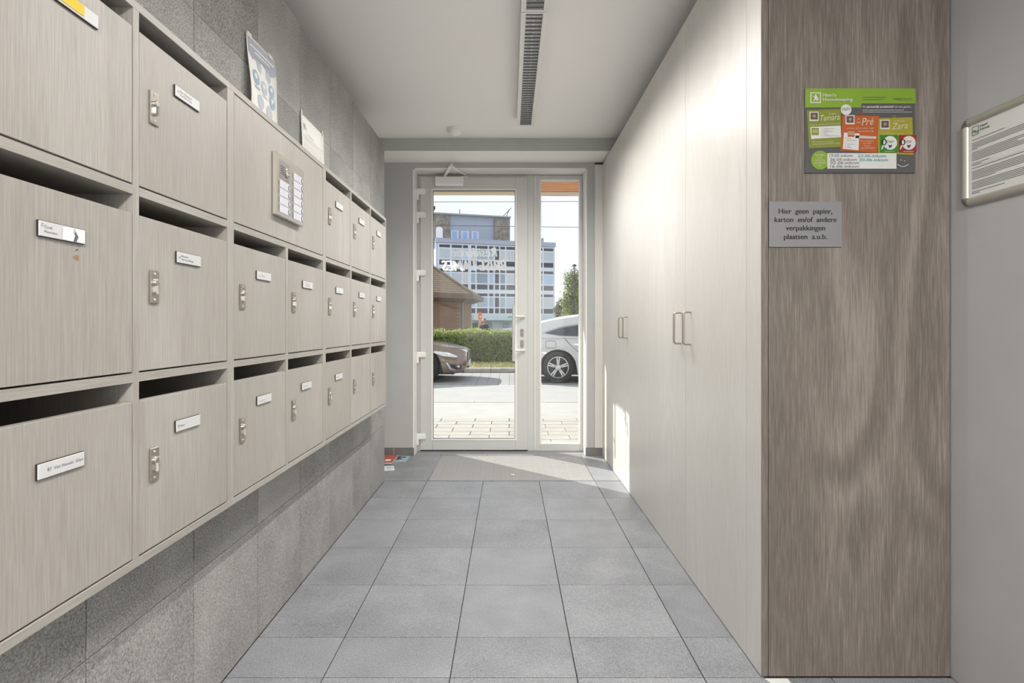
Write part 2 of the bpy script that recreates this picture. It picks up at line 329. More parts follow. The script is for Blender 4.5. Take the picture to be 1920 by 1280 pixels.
for y in (354, 397.5, 506, 659, 812):                    # five hinges
    hz = pz(y, DL)
    bm = bmesh.new(); bx(bm, px(780.5, DL), px(799, DL), DL-.022, DL+.004, hz-.052, hz); bmesh.ops.bevel(bm, geom=bm.edges[:], offset=.008, segments=3, affect='EDGES')
    hg = finish('hinge', bm, M_pvcw, dr, smooth=.7)
    bm = bmesh.new(); lathe(bm, (px(783.2, DL), DL-.012, hz-.10), (0, 0, 1), [(.008, 0), (.0125, .003), (.0125, .096), (.008, .099)], 14); finish('hinge_barrel', bm, M_pvcw, hg, smooth=.7)
cx0, cx1 = px(815.5, DL-.05), px(868.7, DL-.05)
cl = box('closer_body', (cx0, cx1), (DL-.05, DL), (pz(346, DL-.05), pz(330.5, DL-.05)), M_pvcw, dr, bevel=.004)
box('closer_cover_edge', (cx0+.004, cx1-.006), (DL-.052, DL-.002), (pz(346, DL-.05)-.003, pz(344.5, DL-.05)), M_white, cl)
e0, e1, e2 = (px(834, DL-.03), DL-.03, 2.402), (px(846, 4.55), 4.55, 2.418), (px(872, 4.86), 4.86, 2.418)
bm = bmesh.new(); tube(bm, [(e0[0], e0[1], 2.37), (e0[0], e0[1], 2.402)], .012, 12); finish('closer_spindle', bm, M_pvcw, cl, smooth=.7)
def bar(name, a, b, hw, ht, m, par):
    a, b = Vector(a), Vector(b); d = (b-a).normalized(); s = d.cross(Vector((0, 0, 1))).normalized()*hw
    bm = bmesh.new(); prism(bm, [a-s-d*hw, b-s+d*hw, b+s+d*hw, a+s-d*hw], (0, 0, 1), ht); return finish(name, bm, m, par)
bar('closer_arm', e0, e1, .011, .007, M_pvcw, cl); bar('closer_arm', (e1[0], e1[1], e1[2]-.008), e2, .009, .007, M_pvcw, cl)
bm = bmesh.new(); lathe(bm, (e1[0], e1[1], e1[2]-.012), (0, 0, 1), [(.012, 0), (.012, .022)], 12); finish('closer_pivot', bm, M_alu, cl)
box('closer_bracket', (e2[0]-.03, e2[0]+.02), (4.855, 4.886), (2.400, 2.412), M_pvcw, dr)
M_esc = mat('grey escutcheon', (.27, .265, .24), .45)
hx, hy = px(963.2, DL-.06), DL-.065                      # pull bar
bm = bmesh.new(); tube(bm, [(hx, hy, pz(677, hy)), (hx, hy, pz(571.5, hy))], .0135, 14); ph = finish('pull_handle', bm, M_alu, dr, smooth=.7)
for y in (593, 656):
    z = pz(y, DL); bm = bmesh.new(); tube(bm, [(hx, hy, z), (px(983, DL), DL-.012, z)], .011, 10); finish('handle_bracket', bm, M_pvcw, ph, smooth=.7)
for y0, y1 in ((616, 631), (637, 651)):
    bm = bmesh.new(); pts = []
    cx, r, za, zb = px(978.5, DL), .0155, pz(y1, DL)+.0155, pz(y0, DL)-.0155
    for i in range(17): a = math.pi+math.pi*i/16; pts.append((cx+r*math.cos(a), DL, za+r*math.sin(a)))
    for i in range(17): a = math.pi*i/16; pts.append((cx+r*math.cos(a), DL, zb+r*math.sin(a)))
    prism(bm, pts, (0, -1, 0), .007); es = finish('lock_escutcheon', bm, M_esc, dr)
    bm = bmesh.new(); lathe(bm, (cx, DL-.006, (za+zb)/2), (0, -1, 0), [(.0075, 0), (.0075, .004)], 12); finish('lock_cylinder', bm, M_steel, es)
wn = thing('window_1', (0, DF, 0), 'narrow fixed glass sidelight in white plastic frame beside the entrance door', kind='structure')
sx0, sx1, sz0, sz1 = px(1013.8, DF), px(1086.5, DF), pz(831.5, DF), pz(337, DF)
fr = ring('window_frame', px(1000.5, DF), xr, 0, OZ-.01, sx0, sx1, sz0, sz1, DF, DF+.07, M_pvc, wn)
ring('glazing_bead', sx0-.008, sx1+.008, sz0-.008, sz1+.008, sx0+.004, sx1-.004, sz0+.004, sz1-.004, DF-.003, DF+.03, M_pvcw, fr)
box('pane', (sx0+.001, sx1-.001), (DF+.032, DF+.038), (sz0+.001, sz1-.001), M_glass, wn)
bm = bmesh.new(); tube(bm, [(px(1003, DF), DF, .02), (px(1003, DF), DF, OZ-.03)], .004, 6); finish('frame_rib', bm, M_pvcw, fr, smooth=.7)

# ------------------------------------------------------------------ ceiling lamp, detector
LX0, LX1, LZ = .0535, .177, 2.53
M_refl = mat('lamp reflector', (.90, .91, .89), .35)
M_louv = mat('lamp louvre', (.20, .205, .205), .4, metal=.3)
def lamp(y0, y1, label, watts):
    t = thing('ceiling_lamp', ((LX0+LX1)/2, y0, LZ), label, 'lamp')
    multibox('housing', [(LX0, LX0+.022, y0, y1, LZ, ZC), (LX1-.022, LX1, y0, y1, LZ, ZC), (LX0+.022, LX1-.022, y0, y0+.012, LZ, ZC), (LX0+.022, LX1-.022, y1-.012, y1, LZ, ZC), (LX0, LX1, y0, y1, ZC-.004, ZC)], M_pvcw, t)
    bm = bmesh.new(); prof = [(LX0+.0225, LZ+.002), (LX0+.025, LZ+.03), (LX0+.034, LZ+.052), (LX1-.034, LZ+.052), (LX1-.025, LZ+.03), (LX1-.0225, LZ+.002)]
    A = [bm.verts.new((x, y0+.0125, z)) for x, z in prof]; B = [bm.verts.new((x, y1-.0125, z)) for x, z in prof]
    for i in range(5): bm.faces.new((A[i], A[i+1], B[i+1], B[i]))
    finish('reflector', bm, M_refl, t)
    n = int((y1-y0-.05)/.0345)
    for i in range(n+1):
        y = y0+.025+i*(y1-y0-.05)/n
        box('louvre', (LX0+.0235, LX1-.0235), (y-.0016, y+.0016), (LZ+.001, LZ+.0095), M_louv, t)
    bm = bmesh.new(); tube(bm, [((LX0+LX1)/2, y0+.03, LZ+.040), ((LX0+LX1)/2, y1-.03, LZ+.040)], .008, 10); finish('tube', bm, M_white, t, smooth=.7)
    for i in range(5):                                   # the lamp's light, spread along its length and leaving downwards
        ld = bpy.data.lights.new('lamp_light', 'SPOT'); ld.spot_size = math.radians(157); ld.spot_blend = 1.0; ld.shadow_soft_size = 0; ld.energy = watts/5; ld.color = (1, .97, .93)
        lo = bpy.data.objects.new('lamp_light', ld); lo.location = ((LX0+LX1)/2, y0+(y1-y0)*(i+.5)/5, LZ-.004); W[lo] = Vector(lo.location); link(lo, t)
    return t
lamp(2.532, 3.966, 'slim white louvred ceiling lamp, the length that ends beside the smoke detector', 155)
lamp(1.085, 2.526, 'slim white louvred ceiling lamp, the length running away from the entrance door', 72)
HL = 92  # strength of two unseen lamps added behind the camera to brighten the interior
for hy_, lab in ((-1.0, 'flat oblong hall ceiling lamp closest to the corridor'), (-2.4, 'flat oblong hall ceiling lamp by the rear wall')):
    t = thing('added_hall_lamp', (.42, hy_, ZC), lab, 'lamp')
    box('housing', (.21, .63), (hy_-.3, hy_+.3), (ZC-.05, ZC), M_pvcw, t, bevel=.005)
    box('diffuser', (.225, .615), (hy_-.28, hy_+.28), (ZC-.056, ZC-.049), mat('added lamp diffuser', (.9, .9, .88), .5, emit=((1, .94, .86), 2.0)), t)
    ld = bpy.data.lights.new('added_hall_light', 'AREA'); ld.shape = 'RECTANGLE'; ld.size = .38; ld.size_y = .54; ld.energy = HL; ld.color = (1, .97, .93)
    lo = bpy.data.objects.new('added_hall_light', ld); lo.location = (.42, hy_, ZC-.06); W[lo] = Vector(lo.location); link(lo, t)
sm = thing('smoke_detector', (-.413, 4.20, ZC), 'small round white smoke detector on the ceiling above the door', 'smoke detector')
bm = bmesh.new(); lathe(bm, (-.413, 4.20, ZC), (0, 0, -1), [(.062, 0), (.062, .012), (.056, .02)], 32); finish('base', bm, M_pvcw, sm, smooth=.6)
bm = bmesh.new(); lathe(bm, (-.413, 4.20, ZC-.02), (0, 0, -1), [(.054, 0), (.050, .012), (.030, .026), (.010, .032)], 32); finish('cover', bm, M_pvcw, sm, smooth=.6)
bm = bmesh.new(); lathe(bm, (-.400, 4.165, ZC-.036), (0, 0, -1), [(.004, 0), (.003, .003)], 10); finish('indicator', bm, M_inkl, sm)

# ------------------------------------------------------------------ mailbox banks
XM, P, WI = -.785, .018, .369                            # front plane, panel thickness, inner width
ZS = [(1.3755, 1.7655), (1.0000-.0180+.3935-.0000, 0)]
ROWS = [(1.3945, 1.7655), (1.0012, 1.3755), (.6105, .9820)]    # clear height of the three rows
Z0, Z1 = .592, 1.7835; BD = .300
def lock(par, y, z):
    f = Fr((XM, y, z), (0, 1, 0), (0, 0, 1))
    pl = box('lock_plate', (XM, XM+.004), (y-.0145, y+.0145), (z-.0365, z+.0365), M_steel, par, bevel=.001)
    bm = bmesh.new(); pts = []
    for i in range(25):
        a = math.radians(-62+304*i/24); pts.append((XM+.0035, y+.0085*math.cos(a), z+.009+.0085*math.sin(a)))
    pts += [(XM+.0035, y+.005*math.cos(math.pi+math.pi*i/8), z-.0115+.005*math.sin(math.pi+math.pi*i/8)) for i in range(9)]
    prism(bm, pts, (1, 0, 0), .0055); finish('lock_cylinder', bm, M_chrome, par)
    bm = bmesh.new(); lathe(bm, (XM+.0088, y, z+.009), (1, 0, 0), [(.0062, 0), (.0062, .0015), (.005, .0018)], 16); bx(bm, XM+.0100, XM+.0110, y-.0009, y+.0009, z+.005, z+.013); finish('key_rotor', bm, M_steeld, par)
    for s in (-1, 1):
        bm = bmesh.new(); lathe(bm, (XM+.0035, y-.001, z+s*.0285), (1, 0, 0), [(.0035, 0), (.0032, .0016), (.001, .002)], 10); finish('screw', bm, M_chrome, par)
def plate(par, y, z, lines, w=.100, h=.0255, extra=None):
    box('name_plate', (XM, XM+.0045), (y, y+w), (z-h/2, z+h/2), M_plate, par, bevel=.0006)
    box('plate_backing', (XM, XM+.0030), (y-.0007, y+w+.0007), (z-h/2-.0009, z+h/2+.0009), M_black, par)
    f = Fr((XM+.0045, y, z-h/2), (0, 1, 0), (0, 0, 1))
    for tx, x, yy, hh in lines:
        if tx.startswith('#'): f.rects('name_text', [(x+i*hh*.9, yy, hh*.62, hh) for i in range(int(tx[1:]))], M_inkl, par)
        else: f.text('name_text', tx, x, yy, hh, M_ink, par, spacing=1.1)
def bank(y0, cols, label, specs, wide=None):
    t = thing('mailbox_bank', (XM-BD/2, y0, Z0), label, 'mailbox')
    y1 = y0+len(cols)*(WI+P)+P
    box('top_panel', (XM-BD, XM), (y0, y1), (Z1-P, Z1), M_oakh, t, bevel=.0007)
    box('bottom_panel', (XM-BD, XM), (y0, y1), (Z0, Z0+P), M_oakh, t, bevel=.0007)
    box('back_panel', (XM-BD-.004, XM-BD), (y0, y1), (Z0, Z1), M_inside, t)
    for k, z in enumerate((ROWS[0][0]-.0005, ROWS[1][0]-.0002)):
        box('shelf', (XM-BD, XM-.0004), (y0+P, y1-P), (z-P-.0007, z), M_oakh, t)
    for i in range(len(cols)+1):
        ya = y0+i*(WI+P)
        if 0 < i < len(cols) and wide:                  # the divider stops under the wide panel
            box('divider', (XM-BD, XM-.0002), (ya, ya+P), (Z0+P, ROWS[1][1]), M_oak, t)
        else: box('divider', (XM-BD, XM-.0002), (ya, ya+P), (Z0+P, Z1-P), M_oak, t)
    for r, (za, zb) in enumerate(ROWS):
        for i, cn in enumerate(cols):
            ya = y0+P+i*(WI+P); yb = ya+WI
            if wide and r == 0:
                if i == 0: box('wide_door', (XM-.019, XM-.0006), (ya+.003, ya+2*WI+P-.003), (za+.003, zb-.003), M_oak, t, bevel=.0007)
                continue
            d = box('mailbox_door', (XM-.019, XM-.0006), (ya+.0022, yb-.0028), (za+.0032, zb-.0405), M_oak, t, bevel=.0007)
            s = specs.get((r, cn))
            lock(d, ya+(.034 if cn == 'A' else .047), za+.185)
            if s is not None: plate(d, ya+s[0], za+s[1], s[2], *(s[3:] or ()))
    return t
sp = {
 (0, 'A'): (.165, .3065-.025, []),
 (1, 'A'): (.132, .262, [('C', .004, .0165, .005), ('Cool,', .010, .0145, .005), ('Meertens', .010, .0065, .0045)]),
 (2, 'A'): (.130, .2465, [('83  Van Hasselt  Ellen', .018, .0105, .0055)]),
 (0, 'B'): (.122, .2575, [('53', .006, .011, .005), ('Bart Claessens', .017, .0145, .005), ('Van Den Dries', .017, .0065, .005)]),
 (1, 'B'): (.128, .2615, [('52', .006, .010, .005), ('Bouwens', .017, .0145, .005), ('Van Den Berge', .017, .0065, .005)]),
 (2, 'B'): (.125, .2535, [('52 Reno', .005, .010, .005)]),
 (1, 'C'): (.137, .2575, [('#2', .007, .009, .005), ('#8', .022, .009, .0045)]), (2, 'C'): (.140, .257, [('#2', .010, .008, .005), ('#7', .024, .008, .0045)]),
 (1, 'D'): (.134, .2575, [('#13', .018, .014, .0048), ('#12', .018, .006, .0048)]), (2, 'D'): (.122, .260, [('#14', .012, .010, .004)]),
 (0, 'E'): (.130, .256, [('#7', .02, .010, .005)]), (1, 'E'): (.132, .2615, [('#5', .02, .014, .004), ('#8', .02, .006, .004)]), (2, 'E'): (.124, .258, [('#12', .012, .010, .004)]),
 (0, 'F'): (.130, .256, [('#7', .02, .010, .005)]), (1, 'F'): (.132, .262, [('#9', .02, .010, .0055)]),
 (0, 'G'): (.130, .256, [('#3', .012, .004, .005), ('#3', .012, .015, .005)]), (1, 'G'): (.130, .262, [('#7', .02, .010, .005)]),
}
YA = 1.563-3*P-2*WI
b1 = bank(YA, ['A', 'B'], 'limed oak mailbox bank with two columns and a yellow sticker plate', sp)
b2 = bank(1.563, ['C', 'D'], 'limed oak mailbox bank with a wide upper panel carrying the intercom', sp, wide=True)
b3 = bank(1.563+3*P+2*WI, ['E', 'F', 'G'], 'limed oak mailbox bank with three columns closest to the entrance door', sp)
YD = 1.563+3*P+2*WI
fA = Fr((XM+.0045, 0, 0), (0, 1, 0), (0, 0, 1))
dA = [o for o in b1.children if o.name.startswith('mailbox_door')]
fA.rects('yellow_sticker', [(YA+P+.165+.004, ROWS[0][0]+.2815-.009, .060, .02)], M_yellow, dA[0], k=2)
fA2 = Fr((XM-.0006, 0, 0), (0, 1, 0), (0, 0, 1))
M_scar = mat('bare chipped wood', (.34, .20, .10), .9)
fA2.poly('chipped_spot', [(px_y, z_) for px_y, z_ in ((.9975, 1.224), (1.006, 1.229), (1.0115, 1.229), (1.0118, 1.2195), (1.005, 1.2195))], M_scar, dA[2], k=1)
fA2.poly('chipped_spot', [(1.003, 1.2375), (1.008, 1.2405), (1.0112, 1.2395), (1.0075, 1.2365), (1.0035, 1.2355)], M_ink, dA[2], k=1)
fB = Fr((XM+.0045, YA+P+.132, ROWS[1][0]+.262-.01275), (0, 1, 0), (0, 0, 1))
fB.poly('torn_label', [(.047, .001), (.048, .022), (.060, .0245), (.072, .0245), (.070, .016), (.075, .012), (.071, .0006)], M_white, dA[2], k=2)
fB.poly('torn_label', [(.076, .0245), (.098, .0245), (.098, .0008), (.0785, .0006), (.083, .010), (.079, .015)], M_white, dA[2], k=2)
fB.poly('torn_edge', [(.0715, .0006), (.0755, .012), (.0735, .014), (.0765, .019), (.0795, .0146), (.083, .010), (.078, .0006)], M_ink, dA[2], k=2)

# intercom on the wide panel
XI = -.768; iy0, iy1, iz0, iz1 = 1.8346, 2.0725, 1.470, 1.6795
ic = thing('intercom', (XM, (iy0+iy1)/2, iz0), 'flat metal intercom with camera and two columns of bell buttons', 'intercom')
M_icm = mat('champagne metal', (.52, .49, .44), .35, metal=.7)
M_btn = mat('lit name field', (.62, .63, .68), .25)
ym = (iy0+iy1)/2
box('housing', (XM, XI-.003), (iy0, iy1), (iz0, iz1), M_icm, ic, bevel=.002)
for k, (a, b) in enumerate(((iy0, ym-.001), (ym+.001, iy1))):
    md = box('module', (XI-.003, XI), (a, b), (iz0, iz1), M_icm, ic, bevel=.001)
    f = Fr((XI, a, iz0), (0, 1, 0), (0, 0, 1)); ww = b-a
    n = 4 if k == 0 else 6
    top = iz1-iz0-.022; bot = .012; rh = (top-bot)/6*1.0
    rh = .0278
    if k == 0:
        f.rects('speaker_panel', [(.016, bot+4*rh+.004, ww-.030, top-bot-4*rh-.002)], M_steeld, md, k=1)
        f.rects('speaker_slot', [(.026, bot+4*rh+.020+i*.008, .034, .0028) for i in range(4)], M_black, md, k=2)
        bm = bmesh.new(); lathe(bm, (XI, a+.080, iz0+bot+4*rh+.033), (1, 0, 0), [(.0175, 0), (.0175, .003), (.013, .004), (.013, .0015)], 24); finish('camera_ring', bm, M_steel, md, smooth=.5)
        bm = bmesh.new(); lathe(bm, (XI, a+.080, iz0+bot+4*rh+.033), (1, 0, 0), [(.012, .0), (.010, .004), (.004, .006)], 20); finish('camera_lens', bm, M_chrome, md, smooth=.5)
    for i in range(n):
        zz = bot+i*rh
        f.rects('name_field', [(.018, zz+.0015, ww-.034, rh-.003)], M_btn, md, k=2)
        f.rects('field_line', [(.055, zz+.0015, .0008, rh-.003), (.018, zz+.0002, ww-.034, .0007)], M_inkl, md, k=3)
        f.rects('field_stop', [(.0125, zz+.004, .004, rh-.009)], M_ink, md, k=3)
        bm = bmesh.new(); tube(bm, [(XI+.0016, a+ww-.018-.009*math.sin(math.pi*(j/10)), iz0+zz+.004+(rh-.008)*j/10) for j in range(11)], .0013, 6); finish('button_edge', bm, M_ink, md)
        bm = bmesh.new(); pts = [(XI+.0006, a+ww-.0165-.0085*math.sin(math.pi*(j/10)), iz0+zz+.004+(rh-.008)*j/10) for j in range(11)]
        prism(bm, pts, (1, 0, 0), .0016); finish('bell_button', bm, M_btn, md)
bm = bmesh.new(); lathe(bm, ((XM+XI)/2, ym-.02, iz0+.0005), (0, 0, -1), [(.004, 0), (.004, .002)], 10); finish('bottom_screw', bm, M_steel, ic)

# ------------------------------------------------------------------ sheets taped to the tiled wall
def sheet(name, label, y0, y1, z0, z1, bulge, cat='poster'):
    t = thing(name, (XW, (y0+y1)/2, z0), label, cat)
    n = 14; v = []; f = []
    for j in range(n+1):
        for i in range(5):
            s = j/n; v.append((XW+.003+bulge(s, i/4), y0+(y1-y0)*i/4, z0+(z1-z0)*s))
    for j in range(n):
        for i in range(4): a = j*5+i; f.append((a, a+1, a+6, a+5))
    o = rawmesh('sheet', v, f, M_paper, t); o.modifiers.new('thickness', 'SOLIDIFY').thickness = .0004
    o.data.shade_smooth()
    return t, o
def bent(y0, y1, z0, z1, bulge, shapes, m, par, name):    # print that follows the bend of the sheet
    bm = bmesh.new()
    for pts in shapes:
        q = []
        for x, y in pts:
            s = y/(z1-z0); q.append(bm.verts.new((XW+.0042+bulge(s, x/(y1-y0)), y0+x, z0+y)))
        bm.faces.new(q)
    return finish(name, bm, m, par)
def circ(x, y, r, n=20): return [(x+r*math.cos(2*math.pi*i/n), y+r*math.sin(2*math.pi*i/n)) for i in range(n)]
def strip(x0, x1, y0, y1, n=1): return [[(x0, y0+(y1-y0)*k/n), (x1, y0+(y1-y0)*k/n), (x1, y0+(y1-y0)*(k+1)/n), (x0, y0+(y1-y0)*(k+1)/n)] for k in range(n)]
bul = lambda s, u: .004+.012*math.sin(math.pi*min(1, max(0, s)))*(.6+.4*u)+.010*(1-s)+.004*math.sin(6*s+u*2)
py0, py1, pz0, pz1 = 1.862, 2.074, 1.792, 2.089
t, o = sheet('hygiene_poster', 'white poster with grey-blue heading and round blue pictograms, curling off the wall', py0, py1, pz0, pz1, bul)
M_hd = mat('grey blue print', (.40, .42, .50), .8); M_c1 = mat('blue print', (.33, .45, .56), .8); M_c2 = mat('pale blue print', (.50, .55, .63), .8)
HW = py1-py0
hd = strip(.004, HW-.004, .236, .290, 3)+[[(.010, .236), (.10, .236), (.085, .222), (.05, .2265), (.03, .219)], [(.10, .236), (HW-.006, .236), (.19, .225), (.16, .214), (.13, .224)]]
bent(py0, py1, pz0, pz1, bul, hd, M_hd, o, 'heading')
bent(py0, py1, pz0, pz1, bul, strip(.018, .192, .262, .268)+strip(.05, .16, .249, .254), M_paper, o, 'heading_text').location.x = .0006
bent(py0, py1, pz0, pz1, bul, [circ(.045, .163, .026), circ(.165, .163, .022), circ(.168, .122, .024)], M_c1, o, 'pictogram')
bent(py0, py1, pz0, pz1, bul, [circ(.105, .150, .025), circ(.070, .088, .025), circ(.140, .075, .026)], M_c2, o, 'pictogram')
bent(py0, py1, pz0, pz1, bul, [[(.06, .222), (.08, .235), (.095, .215), (.09, .195), (.07, .200)], [(.125, .215), (.15, .225), (.165, .205), (.155, .185), (.13, .195)]], M_c2, o, 'drawing')
bent(py0, py1, pz0, pz1, bul, [circ(.045, .168, .010), circ(.165, .168, .008), circ(.105, .156, .009), circ(.168, .128, .009)], M_paper, o, 'pictogram_face').location.x = .0006
bent(py0, py1, pz0, pz1, bul, strip(.022, .072, .129, .132)+strip(.026, .066, .124, .127)+strip(.085, .128, .117, .120)+strip(.045, .098, .053, .056)+strip(.05, .092, .048, .051)+strip(.115, .165, .040, .043)+strip(.118, .158, .035, .038), M_inkl, o, 'caption')
M_tape = mat('clear tape', (.72, .69, .62), .3)
for a_, b_ in ((.002, .032), (.155, .190)): bent(py0, py1, pz0, pz1, bul, strip(a_, b_, .286, .302), M_tape, o, 'tape').location.x = .001
ny0, ny1, nz0, nz1 = 2.352, 2.640, 1.795, 2.005
bl2 = lambda s, u: .002+.010*(1-s)*(1-u*.6)
t, o = sheet('notice_sheet', 'plain white text notice taped to the wall above the intercom panel', ny0, ny1, nz0, nz1, bl2)
bent(ny0, ny1, nz0, nz1, bl2, strip(.02, .045, .172, .174)+strip(.02, .05, .166, .168)+strip(.02, .06, .160, .162)+strip(.02, .055, .152, .1535)+strip(.06, .15, .138, .1395), M_ink, o, 'address_lines')
ln = []
for i in range(18):
    y = .126-i*.0065
    if i in (4, 9, 14): continue
    ln += strip(.02, .02+R.choice([.24, .235, .25, .17]), y, y+.0014)
bent(ny0, ny1, nz0, nz1, bl2, ln, M_inkl, o, 'body_text')
for a_, b_, c_ in ((.0, .012, .224), (.262, .274, .226)): bent(ny0, ny1, nz0, nz1, bl2, strip(a_, b_, .202, c_), M_tape, o, 'tape').location.x = .001

# ------------------------------------------------------------------ tall cabinets on the other side
ZT = 2.466; CY = [1.737, 1.8436, 2.481, 3.128, 3.759, 4.392, 5.045]
def dhandle(par, y, z0, z1, yf):
    bm = bmesh.new(); r = .0048; X0, X1 = XC, XC-.034; pts = [(X0, y, z1)]
    for i in range(7): a = math.pi/2*i/6; pts.append((X1+.010-.010*math.sin(a), y, z1-.010+.010*math.cos(a)))
    for i in range(7): a = math.pi/2*i/6; pts.append((X1+.010-.010*math.cos(a), y, z0+.010-.010*math.sin(a)))
    pts.append((X0, y, z0)); tube(bm, pts, r, 10); return finish('handle', bm, M_steel, par, smooth=.7)
def cabinet(y0, ys, label, handles, extra=None):
    t = thing('tall_cabinet', (XC+.3, y0, 0), label, 'cabinet')
    box('carcass', (XC+.0225, XR-.03), (ys[0]+(.02 if extra else .0), ys[-1]), (0, ZT-.001), M_oakshade, t)
    for a, b, hy, sh in zip(ys, ys[1:], handles, range(9)):
        d = box('door', (XC, XC+.021), (a+.0014, b-.0014), (.004, ZT), M_oakcab, t, bevel=.0008)
        if hy is not None: dhandle(d, hy, 1.021, 1.161, hy)
    return t
c1 = cabinet(1.76, CY[1:4], 'tall double-door oak cabinet with exposed brown end panel', [2.405, 2.540], extra=True)
box('filler_strip', (XC, XC+.021), (CY[0]+.0005, CY[1]-.0014), (.004, ZT), M_oakcab, c1, bevel=.0006)
box('corner_strip', (XC+.0004, XC+.0215), (CY[0]-.0005, CY[0]+.0003), (.004, ZT), M_oakshade, c1)
box('side_panel', (XC+.0235, XR-.006), (CY[0], CY[0]+.02), (.003, ZT+.05), M_oakshade, c1, bevel=.0008)
cabinet(3.128, CY[3:6], 'tall double-door oak cabinet between the other two tall cabinets', [3.685, 3.825])
c3 = cabinet(4.392, CY[5:7], 'tall handleless oak cabinet closing the row beside the entrance door', [None])
box('end_filler', (.7235, XC+.002), (4.690, 4.708), (.070, ZT), M_oakcab, c3, bevel=.0006)
bm = bmesh.new(); prism(bm, [(.797, 1.731, 0), (.868, 1.731, 0), (.868, 1.60, 0), (.852, 1.60, 0)], (0, 0, 1), .0008)
pc = finish('paper_scrap', bm, M_paper); tag(pc, 'white paper strip lying on the floor against the cabinet end', 'paper')

# ------------------------------------------------------------------ boards and signs at the right
DP = CY[0]
f = Fr((px(1441, DP), DP-.0035, pz(463, DP)), (1, 0, 0), (0, 0, 1)); sw, sh = px(1577, DP)-px(1441, DP), pz(378, DP)-pz(463, DP)
sg = thing('sign_plate', (f.o.x+sw/2, DP, f.o.z), 'small grey plate asking not to leave paper or cardboard here', 'sign')
box('plate', (f.o.x, f.o.x+sw), (DP-.0035, DP-.0016), (f.o.z, f.o.z+sh), mat('grey engraving plate', (.20, .20, .205), .45), sg)
box('plate_backing', (f.o.x-.0012, f.o.x+sw), (DP-.0017, DP), (f.o.z-.0012, f.o.z+sh+.0006), M_black, sg)
for tx, wd, yb in (('Hier  geen  papier,', .167, .1040), ('karton  en/of  andere', .193, .0778), ('verpakkingen', .122, .0516), ('plaatsen  a.u.b.', .134, .0246)):
    f.text('lettering', tx, sw/2, yb, .0155, M_black, sg, w=wd, align='C', thick=[0, .0006, .0012])
# housekeeping board
bw, bh = px(1714, DP)-px(1508, DP), pz(167, DP)-pz(325, DP)
f = Fr((px(1508, DP), DP-.005, pz(325, DP)), (1, 0, 0), (0, 0, 1))
bd = thing('cleaning_board', (f.o.x+bw/2, DP, f.o.z), 'green and dark grey cleaning-company board with coloured cards and handwritten dates', 'board')
pn = box('panel', (f.o.x, f.o.x+bw), (DP-.005, DP), (f.o.z, f.o.z+bh), mat('board dark grey', (.075, .075, .075), .4), bd, bevel=.0008)
K = {n: mat('print '+n, tuple(q*.78 for q in c), .5) for n, c in dict(green=(.22, .38, .02), olive=(.22, .26, .02), orange=(.48, .10, .015), mustard=(.36, .33, .02), startg=(.01, .22, .02), stopr=(.33, .01, .015),
      white=(.70, .70, .68), grey=(.12, .12, .12), teal=(.0, .28, .28), navy=(.03, .05, .15), photo=(.10, .08, .07), cream=(.62, .60, .45), face=(.38, .25, .18)).items()}
def bxy(x, y): return ((x-188)/(1580-188)*bw, (1168-y)/(1168-118)*bh)      # positions read off an enlarged view of the board
def bp(pts): return [bxy(*p) for p in pts]
def rect(x0, y0, x1, y1): return bp([(x0, y1), (x1, y1), (x1, y0), (x0, y0)])
f.poly('green_header', bp([(188, 118), (1580, 118), (1580, 305), (897, 305), (897, 355), (188, 355)][::-1]), K['green'], pn)
f.poly('card', bp([(208, 390), (640, 375), (640, 845), (235, 862)][::-1]), K['olive'], pn, 2)
f.poly('card', bp([(655, 452), (1118, 462), (1095, 920), (635, 890)][::-1]), K['orange'], pn, 3)
f.poly('card', bp([(1095, 490), (1540, 478), (1555, 945), (1110, 925)][::-1]), K['mustard'], pn, 2)
for x, y, kk in ((425, 378, 'olive'), (897, 432, 'orange'), (1313, 470, 'mustard')):
    bm = bmesh.new(); c = f.p(*bxy(x, y), 2); tube(bm, [c+f.u*.004*math.cos(a)+f.v*.0035*math.sin(a) for a in [2*math.pi*i/14 for i in range(14)]], .0007, 5, closed=True); finish('card_hook', bm, K[kk], pn)
def tx(s, x, y, h, ink, w=None, **kw):                     # baseline-left at enlarged-view position, height in the same units
    u = bw/(1580-188); X, Y = bxy(x, y); f.text('lettering', s, X, Y, h*u, K[ink], pn, kw.pop('k', 5), w=w*u if w else None, **kw)
tx("Henri's", 408, 222, 40, 'white', w=165, bold=.012); tx('Housekeeping', 408, 275, 38, 'white', w=375, bold=.012)
f.poly('logo_frame', rect(252, 168, 386, 300), K['white'], pn, 2); f.poly('logo_field', rect(265, 181, 373, 287), K['green'], pn, 3)
f.disc('logo_mark', *bxy(318, 206), .0030, K['white'], pn, 4)
f.poly('logo_mark', bp([(300, 216), (334, 214), (344, 240), (330, 252), (352, 270), (338, 274), (318, 258), (298, 274), (288, 270), (304, 248)][::-1]), K['white'], pn, 4)
f.poly('logo_mark', bp([(272, 206), (302, 222), (300, 230), (272, 214)][::-1]), K['cream'], pn, 4); f.disc('logo_mark', *bxy(346, 250), .0026, K['white'], pn, 4)
f.rects('small_print', [(*bxy(910, y), (1215-910)/1392*bw*k, .0016) for y, k in ((235, 1), (262, .86))], K['grey'], pn, 4)
tx('P 0468 270 270', 1295, 264, 26, 'grey', w=235)
tx('Uw', 910, 360, 26, 'white', w=40); tx('persoonlijk poetsbedrijf', 962, 360, 26, 'white', w=335, bold=.02); tx('met een gezicht...', 1308, 360, 26, 'white', w=225)
f.rects('small_print', [(*bxy(910, y), (1530-910)/1392*bw*k, .0013) for y, k in ((392, .84), (416, 1))], K['white'], pn, 4)
